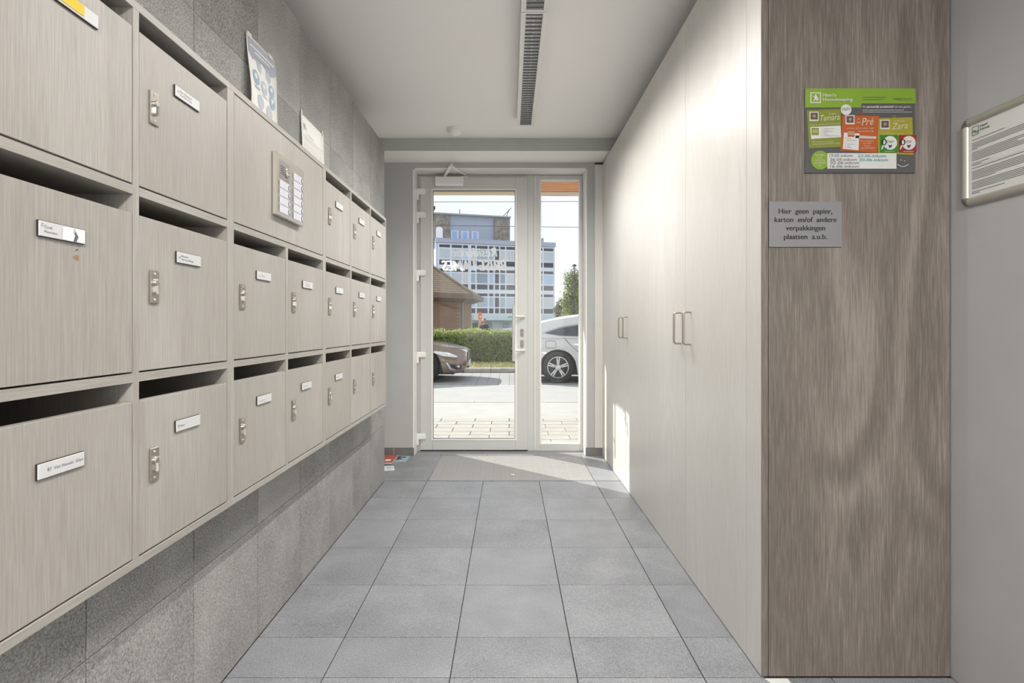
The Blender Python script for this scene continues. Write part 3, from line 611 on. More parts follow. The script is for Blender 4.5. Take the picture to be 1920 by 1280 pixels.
f.disc('greeting_badge', *bxy(700, 386), .0168, K['white'], pn, 6); tx('Hallo', 645, 402, 42, 'grey', w=112, shear=.35, k=7, rot=.12)
def photo(x0, y0, x1, y1, r=0):
    f.poly('photo_frame', rect(x0, y0, x1, y1), K['white'], pn, 4); d = 12
    f.poly('photo', rect(x0+d, y0+d, x1-d, y1-d-6), K['photo'], pn, 5); f.disc('photo_face', *bxy((x0+x1)/2, (y0+y1)/2-4), .0052, K['face'], pn, 6)
photo(240, 410, 356, 525); photo(695, 452, 808, 565); photo(1133, 510, 1253, 626)
tx('ik ben', 485, 446, 26, 'cream', w=80, shear=.3); tx('Tamara', 378, 525, 72, 'cream', w=245, shear=.35, rot=.08)
tx('ik', 846, 510, 24, 'cream', shear=.3); tx('ben', 834, 552, 24, 'cream', shear=.3); tx('Pré', 898, 580, 92, 'cream', w=155, shear=.3, rot=.06)
tx('en ik ben', 1305, 535, 24, 'cream', w=132, shear=.3); tx('Zara', 1275, 632, 80, 'cream', w=205, shear=.35, rot=.08)
tx('ik sta en kennen de poetsbedrijf', 245, 582, 18, 'cream', w=385, shear=.3, rot=.05); tx('je zeven vijf en andere helpt', 708, 622, 18, 'cream', w=345, shear=.3)
tx('met een kleine hulp', 852, 658, 18, 'cream', w=195, shear=.3); tx('ik ben een andere gezicht', 1120, 690, 14, 'cream', w=315, shear=.3)
f.poly('white_panel', bp([(248, 600), (632, 582), (640, 725), (262, 748)][::-1]), K['white'], pn, 4); f.poly('panel_block', rect(265, 612, 357, 700), K['olive'], pn, 5)
f.rects('small_print', [(*bxy(275, y), .018, .0016) for y in (640, 655, 670)], K['cream'], pn, 6)
f.rects('small_print', [(*bxy(392, y), .0028, .0012) for y in (623, 643, 660, 678, 696, 716)]+[(*bxy(415, y), ww, .0010) for y, ww in ((621, .034), (641, .016), (658, .030), (676, .012), (694, .018), (713, .050))], K['grey'], pn, 5)
tx('Een verkleind oor zelf &', 275, 790, 18, 'cream', w=260, shear=.3); tx('andere maar gemakkelijker te zijn', 275, 820, 18, 'cream', w=345, shear=.3, rot=.04)
f.poly('white_panel', bp([(675, 668), (870, 680), (858, 888), (660, 868)][::-1]), K['white'], pn, 4); f.poly('white_panel', bp([(820, 705), (1080, 716), (1078, 744), (820, 736)][::-1]), K['white'], pn, 4)
f.poly('panel_block', rect(722, 650, 808, 722), K['orange'], pn, 5); f.rects('small_print', [(*bxy(726, y), .019, .0017) for y in (664, 680, 696)], K['cream'], pn, 6)
f.rects('small_print', [(*bxy(690, y), .0028, .0012) for y in (744, 778, 808, 830, 850)]+[(*bxy(712, y), ww, .0010) for y, ww in ((750, .014), (772, .028), (814, .026), (838, .010), (856, .016))]+[(*bxy(822, 724), .0028, .0012), (*bxy(845, 726), .052, .0012)], K['grey'], pn, 5)
for i, (s, wd) in enumerate((('Een verkleind', 155), ('oor zelf &', 110), ('met een', 85), ('gemakkelijker', 180))): tx(s, 890+(0, 22, 35, 0)[i], 782+i*28, 18, 'cream', w=wd, shear=.3)
for x0, kk, s in ((1130, 'startg', 'START'), (1365, 'stopr', 'STOP')):
    f.poly('sticker', rect(x0, 700, x0+222, 915), K[kk], pn, 7); f.disc('sticker_disc', *bxy(x0+124, 798), .0215, K['white'], pn, 8)
    bm = bmesh.new(); c = f.p(*bxy(x0+45, 790), 9); tube(bm, [c+f.u*.0068*math.cos(a)+f.v*.0088*math.sin(a) for a in [2*math.pi*i/18 for i in range(18)]], .0016, 5, closed=True); finish('sticker_key', bm, M_black, pn)
    f.poly('sticker_key', bp([(x0+30, 815), (x0+50, 825), (x0+20, 882), (x0+8, 878)][::-1]), K['white'], pn, 9)
    tx(s, x0+(80 if s == 'START' else 84), 800, 30, 'startg' if s == 'START' else 'stopr', w=92 if s == 'START' else 70, k=9, bold=.01)
    f.poly('sticker_mark', bp([(x0+100, 820), (x0+122, 830), (x0+150, 818), (x0+140, 850), (x0+118, 864), (x0+104, 845)][::-1]), K['navy'], pn, 9)
    f.rects('small_print', [(*bxy(x0+52, 906), .032, .0013)], K['cream'], pn, 9)
f.disc('green_badge', *bxy(375, 1010), .0285, K['green'], pn, 3, ry=.0295)
for i, (s, wd) in enumerate((('WIJ KOMEN', 125), ('JOUW', 62), ('RESIDENTIE', 120), ('SCHOONMAKEN', 150), ('OP:', 36))): tx(s, 372-wd/2-2, 958+i*32, 20, 'cream', w=wd, k=5, bold=.01)
f.poly('writing_strip', rect(463, 925, 1335, 1118), K['white'], pn, 6)
for s, x, y, wd, kk in (('19.05-inkom', 487, 972, 295, 'grey'), ('26-05-inkom', 490, 1022, 345, 'grey'), ('02-06-inkom', 500, 1062, 365, 'grey'), ('16-06-inkom', 492, 1106, 372, 'grey'), ('23.06-inkom', 845, 976, 360, 'teal'), ('30-06-inkom', 862, 1026, 365, 'teal')):
    tx(s, x, y, 36, kk, w=wd, k=7, shear=.12, bold=.014)
bm = bmesh.new(); tube(bm, [f.p(*bxy(1352+136*i/12, 1062+28*math.sin(math.pi*i/12)), 3) for i in range(13)], .0011, 5); tube(bm, [f.p(*bxy(1385, 1003), 3), f.p(*bxy(1405, 1013), 3)], .001, 5); tube(bm, [f.p(*bxy(1438, 1018), 3), f.p(*bxy(1444, 1024), 3)], .0014, 5); finish('smile_mark', bm, K['white'], pn)

# snap frame on the right wall
fy0, fy1, fz0, fz1 = 1.690, 1.343, 1.459, 1.722; XF = XR-.014
sf = thing('snap_frame', (XR, (fy0+fy1)/2, fz0), 'silver snap frame with rounded grey corners holding a printed notice', 'frame')
M_sil = mat('silver frame', (.50, .48, .43), .4, metal=.55); M_crn = mat('grey frame corner', (.12, .12, .115), .45)
e = .025; c = .022
def half(bm, a, b, r=.0125):                             # a bulging frame rail from a to b
    a, b = Vector(a), Vector(b); d = (b-a).normalized(); s = d.cross(Vector((1, 0, 0))).normalized(); n = 9
    rings = []
    for p in (a, b): rings.append([bm.verts.new(p+s*(-r*math.cos(math.pi*i/n))+Vector((-1, 0, 0))*(.014*math.sin(math.pi*i/n)**.7)) for i in range(n+1)])
    for i in range(n): bm.faces.new((rings[0][i], rings[0][i+1], rings[1][i+1], rings[1][i]))
    bm.faces.new(rings[0]); bm.faces.new(rings[1][::-1]); bm.faces.new((rings[0][0], rings[1][0], rings[1][-1], rings[0][-1]))
mid = e/2
for a, b in (((XR, fy0-c, fz1-mid), (XR, fy1+c, fz1-mid)), ((XR, fy0-c, fz0+mid), (XR, fy1+c, fz0+mid)), ((XR, fy0-mid, fz0+c), (XR, fy0-mid, fz1-c)), ((XR, fy1+mid, fz0+c), (XR, fy1+mid, fz1-c))):
    bm = bmesh.new(); half(bm, a, b); finish('rail', bm, M_sil, sf, smooth=.7)
for yy, zz, sy, sz in ((fy0, fz1, -1, -1), (fy0, fz0, -1, 1), (fy1, fz1, 1, -1), (fy1, fz0, 1, 1)):
    bm = bmesh.new(); cxx, czz = yy+sy*e, zz+sz*e; n, mth = 8, 8; rings = []
    for j in range(n+1):
        a = math.pi/2*j/n; dirv = Vector((0, -sy*math.cos(a), -sz*math.sin(a)))
        rings.append([bm.verts.new(Vector((XR, cxx, czz))+dirv*(mid-.0127*math.cos(math.pi*i/mth))+Vector((-1, 0, 0))*(.0144*math.sin(math.pi*i/mth)**.7)) for i in range(mth+1)])
    for A, B in zip(rings, rings[1:]):
        for i in range(mth): bm.faces.new((A[i], A[i+1], B[i+1], B[i]))
    finish('corner', bm, M_crn, sf, smooth=.7)
box('backing', (XR-.004, XR), (fy1+.02, fy0-.02), (fz0+.02, fz1-.02), M_black, sf)
box('notice', (XR-.0052, XR-.0042), (fy1+.024, fy0-.026), (fz0+.024, fz1-.024), mat('notice paper', (.66, .655, .64), .5), sf)
f = Fr((XR-.0054, fy0-.026, fz0+.024), (0, -1, 0), (0, 0, 1)); nw = fy0-fy1-.05
M_ginc = mat('green ink', (.05, .14, .07), .7)
f.rects('logo', [(.010, .182, .0018, .026), (.0322, .182, .0018, .026), (.010, .182, .024, .0018), (.010, .2062, .024, .0018)], M_ginc, sf)
f.text('lettering', 'H', .013, .190, .009, M_ginc, sf, bold=.03); f.text('lettering', 'H', .0225, .186, .009, M_ginc, sf, bold=.03)
f.rects('logo', [(.0375, .186, .0008, .022)], M_ginc, sf)
f.text('lettering', 'Henri', .040, .199, .0075, M_ginc, sf, bold=.02); f.text('lettering', 'Homes', .040, .189, .0075, M_ginc, sf, bold=.02)
ln = []; y = .168
for w_ in [.11, 0, .27, .255, .18, .27, .02, 0, .27, .26, .15, .27, .265, .245, 0, .06, .035, 'L', .17, 0, .27, .26, .27, .265, .22, .08, 0, .26, .27, .265, .27, .2, 0, .11, .028]:
    if w_ == 'L': f.rects('rule', [(.010, y+.001, .27, .0005)], M_inkl, sf)
    elif w_: ln.append((.010, y, w_, .0016))
    y -= .00465
f.rects('body_text', ln, M_ink, sf)

# ------------------------------------------------------------------ mat, magazines, crumb
mt = thing('entrance_mat', ((MX0+MX1)/2, (MY0+MY1)/2, 0), 'grey ribbed entrance mat sunk into the tiles before the door', 'mat')
box('mat_tray', (MX0+.002, MX1-.002), (MY0+.002, MY1-.002), (-.0119, -.009), M_grout, mt)
M_rib = mat('grey mat ribs', (.31, .31, .305), .9, noise=(300, .2, 4), bump=(220, .6, .003))
NR = 25; pt = (MY1-MY0-.012)/NR
for i in range(NR): box('rib', (MX0+.006, MX1-.006), (MY0+.006+i*pt+.003, MY0+.006+(i+1)*pt-.003), (-.009, .0005), M_rib, mt, bevel=.002)
multibox('edge_trim', [(MX0+.001, MX0+.004, MY0, MY1, -.0119, .0012), (MX1-.004, MX1-.001, MY0, MY1, -.0119, .0012), (MX0, MX1, MY0+.001, MY0+.003, -.0119, .0010)], M_alu, mt)
def magazine(name, label, cx, cy, w, h, rot, cols, th=.006, z=0):
    t = thing(name, (cx, cy, z), label, 'magazine', 'mail dropped behind the tiled wall end')
    c_, s_ = math.cos(rot), math.sin(rot)
    def q(x, y, zz): return (cx+x*c_-y*s_, cy+x*s_+y*c_, zz)
    bm = bmesh.new(); prism(bm, [q(-w/2, -h/2, z), q(w/2, -h/2, z), q(w/2, h/2, z), q(-w/2, h/2, z)], (0, 0, 1), th); finish('pages', bm, M_paper, t)
    bm = bmesh.new(); prism(bm, [q(-w/2-.001, -h/2-.001, z+th), q(w/2+.001, -h/2-.001, z+th), q(w/2+.001, h/2, z+th), q(-w/2-.001, h/2, z+th)], (0, 0, 1), .0008); finish('cover', bm, cols[0], t)
    bm = bmesh.new()
    for i in range(7):
        x, y, a, b = R.uniform(-.42, .3)*w, R.uniform(-.42, .3)*h, R.uniform(.08, .3)*w, R.uniform(.08, .22)*h
        bm.faces.new([bm.verts.new(q(*p, z+th+.0012+i*.0001)) for p in ((x, y), (x+a, y), (x+a, y+b), (x, y+b))])
    finish('cover_print', bm, cols[1], t)
M_red = mat('red cover', (.42, .10, .06), .4); M_bl = mat('pale blue cover', (.30, .45, .55), .4); M_dk = mat('dark print', (.06, .05, .05), .4)
magazine('magazine', 'red illustrated magazine lying against the grey baseboard', -1.04, 4.545, .21, .28, 0.02, (M_red, M_paper), .008, .006)
magazine('magazine', 'pale blue magazine lying half under the red one by the baseboard', -.935, 4.60, .19, .17, -.05, (M_bl, M_dk), .004)
magazine('magazine', 'white and blue leaflet lying on the tiles beside the wall end', -.985, 4.27, .19, .13, .25, (M_paper, M_bl), .002)
magazine('magazine', 'pink folded leaflet sticking out behind the wall end', -1.02, 4.13, .16, .12, .4, (mat('pink cover', (.62, .30, .26), .4), M_paper), .002)
bm = bmesh.new(); bmesh.ops.create_icosphere(bm, subdivisions=2, radius=.010)
for v in bm.verts: v.co = Vector((v.co.x*1.5, v.co.y, v.co.z*.5+.005))*R.uniform(.85, 1.1)
cb = finish('paper_crumb', bm, M_paper, loc=(.024, 4.082, .001)); tag(cb, 'tiny white crumb of paper on the ribbed mat', 'litter')


# ------------------------------------------------------------------ street outside
M_pave = mat('pale paving', (.36, .345, .315), .85, noise=(9, .10, 5))
M_conc = mat('pale concrete', (.38, .375, .365), .85, noise=(3, .06, 5))
M_asph = mat('pale asphalt', (.28, .28, .285), .85, noise=(14, .08, 5))
M_kerb = mat('kerb stone', (.40, .38, .34), .9, noise=(8, .15, 4))
M_line = mat('road paint', (.48, .48, .475), .8)
gd = multibox('ground', [(-30, 30, 4.95, 17.9, -.30, -.045)], M_asph); tag(gd, kind='structure')
bm = bmesh.new(); v = [bm.verts.new(p) for p in ((-90, 17.9, -.045), (90, 17.9, -.045), (90, 34, -.50), (-90, 34, -.50), (90, 140, -.50), (-90, 140, -.50))]
bm.faces.new((v[0], v[1], v[2], v[3])); bm.faces.new((v[3], v[2], v[4], v[5])); g2 = finish('ground_beyond', bm, M_asph); tag(g2, kind='structure')
sw_ = multibox('sidewalk', [(-12, 12, 4.95, 6.62, -.05, -.012), (-12, 12, 6.62, 8.0, -.05, -.002)], M_conc); tag(sw_, kind='structure')
for j in range(-1, 7):
    for i in range(-8, 9): box('paver', (i*.4+(.2 if j % 2 else 0)+.004, i*.4+(.2 if j % 2 else 0)+.396), (5.18+j*.205+.004, 5.18+(j+1)*.205-.004), (-.02, 0), M_pave, sw_, bevel=.003)
kb = thing('kerb', (0, 8.06, -.045), 'low pale kerb edging the sidewalk before the entrance', 'kerb')
for i in range(-8, 9): box('kerb_stone', (i-.495, i+.495), (8.0, 8.12), (-.045, .004), M_conc, kb, bevel=.006)
rd = multibox('road', [(-30, 30, 8.12, 10.35, -.05, -.03)], mat('worn concrete road', (.35, .345, .335), .85, noise=(2, .05, 5))); tag(rd, kind='structure')
ml = multibox('road_line', [(-30, 30, 10.35, 10.50, -.05, -.026)], M_line); tag(ml, kind='structure')
M_bayp = mat('bay paver', (.29, .29, .29), .85, noise=(7, .08, 3))
bay = multibox('parking_bay', [(-10, 10, 10.5, 13.45, -.05, -.040)], M_grout); tag(bay, kind='structure')
for j in range(13):
    for i in range(-15, 7): box('paver', (i*.22+.003, i*.22+.217), (10.5+j*.225+.003, 10.5+(j+1)*.225-.003), (-.045, -.03), M_bayp, bay)
box('bay_margin', (-10, -3.3), (10.5, 13.45), (-.045, -.03), M_bayp, bay); box('bay_margin', (1.54, 10), (10.5, 13.45), (-.045, -.03), M_bayp, bay)
k2 = thing('kerb', (0, 13.5, -.03), 'worn kerb of short stones in front of the hedge', 'kerb')
for i in range(-9, 10): box('kerb_stone', (i*.9-.445, i*.9+.445), (13.45, 13.62), (-.03, .075), M_kerb, k2, bevel=.012)
M_soil = mat('dry soil', (.30, .26, .16), .95, noise=(6, .3, 5))
vg = multibox('verge', [(-12, 12, 13.62, 18.2, -.04, .055)], M_soil); tag(vg, kind='structure')
def leafmat(name, a, b, rough=.55):
    m = bpy.data.materials.new(name); m.use_nodes = True; t = m.node_tree; p = t.nodes['Principled BSDF']; p.inputs['Roughness'].default_value = rough
    gi = t.nodes.new('ShaderNodeNewGeometry'); r = t.nodes.new('ShaderNodeValToRGB'); r.color_ramp.elements[0].color = (*a, 1); r.color_ramp.elements[1].color = (*b, 1)
    t.links.new(gi.outputs['Random Per Island'], r.inputs['Fac']); t.links.new(r.outputs['Color'], p.inputs['Base Color'])
    p.inputs['Subsurface Weight'].default_value = 0
    tr = t.nodes.new('ShaderNodeBsdfTranslucent'); mx = t.nodes.new('ShaderNodeMixShader'); mx.inputs[0].default_value = .25
    t.links.new(r.outputs['Color'], tr.inputs['Color']); t.links.new(p.outputs[0], mx.inputs[1]); t.links.new(tr.outputs[0], mx.inputs[2])
    t.links.new(mx.outputs[0], t.nodes['Material Output'].inputs['Surface']); return m
RN = np.random.default_rng(3)
def leaves(name, P, nrm, size, m, parent, asp=.55, kind='stuff'):
    n = len(P); d = RN.normal(size=(n, 3)); d /= np.linalg.norm(d, axis=1)[:, None]
    nn = nrm+.9*RN.normal(size=(n, 3))*.6; nn /= np.linalg.norm(nn, axis=1)[:, None]
    u = np.cross(nn, d); u /= np.linalg.norm(u, axis=1)[:, None]; v = np.cross(nn, u)
    s = (size*RN.uniform(.6, 1.3, n))[:, None]
    Q = np.stack([P-u*s*.5, P+v*s*asp*.5, P+u*s*.5, P-v*s*asp*.5], 1).reshape(-1, 3)
    me = bpy.data.meshes.new(name); me.vertices.add(4*n); me.vertices.foreach_set('co', Q.ravel()); me.loops.add(4*n); me.polygons.add(n)
    me.loops.foreach_set('vertex_index', np.arange(4*n)); me.polygons.foreach_set('loop_start', np.arange(n)*4); me.polygons.foreach_set('loop_total', np.full(n, 4)); me.update(); me.validate()
    me.materials.append(m); o = bpy.data.objects.new(name, me); W[o] = Vector((0, 0, 0)); link(o, parent)
    if kind: o['kind'] = kind
    return o
# hedge
hg = thing('hedge', (0, 16.3, .05), 'clipped bushy green hedge along the far side of the street', 'hedge')
hx0, hx1, hy0, hy1, hz1 = -7, 7, 15.75, 17.0, .93
box('branch_core', (hx0+.1, hx1-.1), (hy0+.16, hy1-.16), (.05, hz1-.14), mat('hedge twigs', (.035, .045, .015), 1), hg)
n1, n2 = 26000, 15000
def lump(x, y): return .06*np.sin(x*2.1+y)+.04*np.sin(x*5.3+1)+.03*np.sin(x*11)
X = RN.uniform(hx0, hx1, n1); Z = RN.uniform(.08, hz1, n1); Y = hy0+lump(X, Z)+RN.uniform(0, .16, n1)
P1 = np.stack([X, Y, Z], 1)
X = RN.uniform(hx0, hx1, n2); Y = RN.uniform(hy0, hy1, n2); Z = hz1+lump(X, Y)*.6+RN.uniform(-.12, .05, n2)
P2 = np.stack([X, Y, Z], 1)
X = RN.uniform(hx0, hx1, 900); Y = RN.uniform(hy0, hy1, 900); Z = hz1+RN.uniform(0, .11, 900); P3 = np.stack([X, Y, Z], 1)
M_hl = leafmat('hedge leaves', (.05, .09, .012), (.26, .33, .05)); M_ht = leafmat('sun toned hedge leaves', (.20, .29, .04), (.46, .50, .12))  # top leaves coloured brighter; sunlight on the hedge top is put into this tone
leaves('leaf_mass', P1, np.array([0, -.9, .4]), .062, M_hl, hg); leaves('top_leaf_mass', np.concatenate([P2, P3]), np.array([0, -.2, 1]), .058, M_ht, hg)
n = 9000; X = RN.uniform(-7, 7, n); Y = 13.72+1.75*RN.random(n); Z = .055+.05*RN.random(n)
gr = leaves('verge_grass', np.stack([X, Y, Z], 1), np.array([0, -1, .3]), .11, leafmat('dry grass', (.22, .24, .06), (.46, .42, .18)), None, asp=.16)
tag(gr, 'short half-dry grass on the verge under the hedge', 'grass')
# overhead cables between two posts
M_cab = mat('cable', (.10, .10, .11), .6)
for sx_, lab in ((-13, 'tall grey catenary post on the kiosk side of the street'), (13, 'tall grey catenary post past the white car')):
    t = thing('cable_post', (sx_, 21.3, -.15), lab, 'post')
    bm = bmesh.new(); tube(bm, [(sx_, 21.3, -.15), (sx_, 21.3, 6.4)], [.11, .08], 10); finish('post', bm, M_cab, t, smooth=.7)
    for zz in (4.90, 5.76, 5.95): box('cross_arm', (sx_-.04, sx_+.04), (20.9, 21.8), (zz-.03, zz+.05), M_cab, t)
for i, (ya, yb, D) in enumerate(((364.5, 366, 21.0), (378.5, 378, 21.3), (422.5, 424.5, 21.6))):
    A, B = at(811, ya, D), at(966, yb, D); zm = (A.z+B.z)/2; sl = (B.z-A.z)/(B.x-A.x)
    bm = bmesh.new(); tube(bm, [(x_, D, zm+sl*(x_+1.3)*(1 if abs(x_) < 5 else .4)) for x_ in (-13, -4, 0, 4, 13)], .011, 5)
    cb = finish('overhead_cable', bm, M_cab)
    tag(cb, ('thin overhead cable, the highest of three strung across the street', 'thin overhead cable hanging just under the highest one', 'thin overhead cable crossing in front of the rooftop apartment')[i], 'cable')
# timber-lined canopy over the entrance
M_cedar = wood('cedar boards', (.50, .18, .06), (.66, .27, .11), (.78, .40, .19), rough=.6, horiz='x')
cn = thing('canopy', (0, 5.16, 2.6), 'orange timber-lined canopy over the entrance outside', 'canopy')
box('slab', (-1.53, 3.2), (5.16, 6.20), (2.635, 2.80), M_conc, cn)
for i in range(10): box('board', (-1.53, 3.2), (5.165+i*.103, 5.165+i*.103+.094), (2.60, 2.634), M_cedar, cn, bevel=.004)
box('edge_trim', (-1.53, 3.2), (6.20, 6.35), (2.595, 2.80), mat('pale edge trim', (.62, .50, .34), .6), cn)

# ------------------------------------------------------------------ cars
def lerp(xs, ys): return lambda x: float(np.interp(x, xs, ys))
M_tyre = mat('tyre rubber', (.02, .02, .02), .8); M_alloy = mat('alloy wheel', (.62, .62, .62), .3, metal=.7); M_dark = mat('dark plastic', (.025, .025, .028), .5)
M_wind = mat('dark car glass', (.03, .035, .04), .06, spec=.8)
def wheel(car, x, y, r, rr, side, z0):
    ax = Vector((0, side, 0)); c = Vector((x, y, z0+r))
    bm = bmesh.new(); lathe(bm, c-ax*.19, ax, [(rr, 0), (r*.93, .0), (r, .03), (r, .16), (r*.95, .19), (rr+.012, .196), (rr, .185)], 40, cap=False); wh = finish('wheel', bm, M_tyre, car, smooth=.6)
    bm = bmesh.new(); lathe(bm, c-ax*.02, ax, [(rr, -.15), (rr, .012), (rr-.016, .016), (rr-.022, .0)], 40, cap=False); finish('rim', bm, M_alloy, wh, smooth=.6)
    bm = bmesh.new(); lathe(bm, c-ax*.07, ax, [(rr-.005, 0), (rr-.005, .004)], 32); finish('brake_backing', bm, M_dark, wh)
    u, v = Vector((1, 0, 0)), Vector((0, 0, 1))
    for k in range(5):
        bm = bmesh.new()
        for s in (-1, 1):
            a = 2*math.pi*k/5+.3+s*.13; d = u*math.cos(a)+v*math.sin(a); q = d.cross(ax); w0, w1 = .016, .012
            prism(bm, [c+d*.03-q*w0-ax*.02, c+d*(rr-.01)-q*w1-ax*.02, c+d*(rr-.01)+q*w1-ax*.02, c+d*.03+q*w0-ax*.02], ax, .022)
        finish('spoke', bm, M_alloy, wh)
    bm = bmesh.new(); lathe(bm, c-ax*.03, ax, [(.055, 0), (.05, .035), (.03, .04)], 16); finish('hub', bm, M_alloy, wh)
def car(name, label, xf, yn, z0, L, Wd, paint, hood, belt, roof, whx, r, rr, extra):
    """front of the car at x = xf facing +x; near flank at y = yn; hood/belt/roof: height along distance behind the nose"""
    t = thing(name, (xf-L/2, yn+Wd/2, z0), label, 'car'); yc = yn+Wd/2
    hw = lerp([0, .04, .15, .45, 1.0, L-1.2, L-.4, L-.1, L], [Wd*.36, Wd*.40, Wd*.445, Wd*.485, Wd*.5, Wd*.5, Wd*.48, Wd*.44, Wd*.40])
    zlow = lerp([0, .1, .5, L-.5, L-.05, L], [.30, .20, .17, .19, .26, .40])
    hd, bt, rf = lerp(*hood), lerp(*belt), lerp(*roof)
    def zb(x):
        z = zlow(x)
        for wx in whx:
            if abs(x-wx) < r+.05: z = max(z, r+math.sqrt((r+.05)**2-(x-wx)**2)*.96)
        return z
    def side(x, zz):                                     # half width of the flank at a height
        zl, zs = zlow(x), hd(x); q = min(1, max(0, (zz-zl)/(zs-zl))); return hw(x)*(.955+.045*math.sin(math.pi*min(1, q*1.15+.05))-.05*max(0, q-.75)/.25)
    xs = sorted(set([round(i*.05, 3) for i in range(int(L/.05)+1)]+[L, .02]+[wx+s*(r+.049) for wx in whx for s in (-1, 1)]))
    bm = bmesh.new(); rows = []
    for x in xs:
        zs = hd(x); b = zb(x); q = []
        for k in range(9): zz = b+(zs-b)*k/8; q.append((-side(x, zz), zz))
        for k in range(1, 5):
            s = k/4; q.append((-side(x, zs)*(1-s), zs+.035*math.sin(s*math.pi/2)))
        q += [(-a, c) for a, c in q[::-1][1:]]
        rows.append([bm.verts.new((xf-x, yc+a, z0+c)) for a, c in q])
    for A, B in zip(rows, rows[1:]):
        for i in range(len(A)-1): bm.faces.new((A[i], A[i+1], B[i+1], B[i]))
    bm.faces.new(rows[0]); bm.faces.new(rows[-1][::-1]); finish('body', bm, paint, t, smooth=.6)
    x0, x1 = roof[0][0], roof[0][-1]
    gs = lambda x, zz: hw(x)*(.93-.20*min(1, max(0, (zz-bt(x))/max(.05, rf(x)-bt(x)))))
    bm = bmesh.new(); rows = []
    for i in range(61):
        x = x0+(x1-x0)*i/60; zt_, zb_ = rf(x), bt(x)-.03; q = []
        for k in range(5): zz = zb_+(zt_-.03-zb_)*k/4; q.append((-gs(x, zz), zz))
        for k in range(1, 4): s = k/3; q.append((-gs(x, zt_)*(1-s), zt_-.03+.05*math.sin(s*math.pi/2)))
        q += [(-a, c) for a, c in q[::-1][1:]]
        rows.append([bm.verts.new((xf-x, yc+a, z0+c)) for a, c in q])
    for A, B in zip(rows, rows[1:]):
        for i in range(len(A)-1): bm.faces.new((A[i], A[i+1], B[i+1], B[i]))
    bm.faces.new(rows[0]); bm.faces.new(rows[-1][::-1]); cabin = finish('cabin', bm, paint, t, smooth=.6)
    multibox('underbody', [(xf-L+.3, xf-.25, yn+.12, yn+Wd-.12, z0+.16, z0+.6)], M_dark, t)
    for wx in whx:
        for s in (-1, 1): wheel(t, xf-wx, yc+s*(Wd/2-.015), r, rr, s, z0)
    def patch(nm, pts, m, par, off=.012, up=False):      # a piece laid on the near flank (or the cabin side), points = (distance behind the nose, height)
        bm = bmesh.new(); g = gs if up else side
        cxm = sum(p[0] for p in pts)/len(pts); czm = sum(p[1] for p in pts)/len(pts)
        for s in (-1, 1):
            V = [bm.verts.new((xf-x, yc+s*(g(x, zz)+off), z0+zz)) for x, zz in pts]; cv = bm.verts.new((xf-cxm, yc+s*(g(cxm, czm)+off+.004), z0+czm))
            V2 = [bm.verts.new((xf-x, yc+s*(g(x, zz)-.02), z0+zz)) for x, zz in pts]
            for i in range(len(V)): j = (i+1) % len(V); bm.faces.new((V[i], V[j], cv)); bm.faces.new((V[i], V[j], V2[j], V2[i]))
            if s == -1:
                o = finish(nm, bm, m, par); bm = bmesh.new()
            else: finish(nm, bm, m, par)
    def seam(pts, up=False):
        bm = bmesh.new(); g = gs if up else side
        tube(bm, [(xf-x, yc-g(x, zz)-.001, z0+zz) for x, zz in pts], .004, 5); finish('panel_seam', bm, M_dark, t)
    # windscreen and rear window
    for nm, a, b in (('windscreen', x0, extra['ws']), ('rear_window', x1, extra['rw'])):
        q = []
        for f_ in (.12, .9):
            x = a+(b-a)*f_; ww = gs(x, rf(x))*.93; q.append([(xf-x, yc-ww, z0+rf(x)+.012), (xf-x, yc, z0+rf(x)+.034), (xf-x, yc+ww, z0+rf(x)+.012)])
        bm = bmesh.new(); A = [bm.verts.new(p) for p in q[0]]; B = [bm.verts.new(p) for p in q[1]]
        for i in range(2): bm.faces.new((A[i], A[i+1], B[i+1], B[i]))
        finish(nm, bm, M_wind, cabin)
    extra['do'](t, cabin, patch, seam, xf, yc, z0, side, hw)
    return t
M_brown = mat('brown metallic paint', (.19, .14, .105), .25, metal=.35, coat=1); M_whitep = mat('white car paint', (.55, .55, .535), .25, coat=1); M_bluep = mat('pale blue car paint', (.40, .52, .58), .3, coat=1)
M_lamp = mat('headlamp glass', (.70, .71, .70), .12, spec=.8); M_chr = mat('chrome', (.8, .8, .8), .12, metal=1)
M_numb = mat('number plate', (.70, .68, .62), .5)
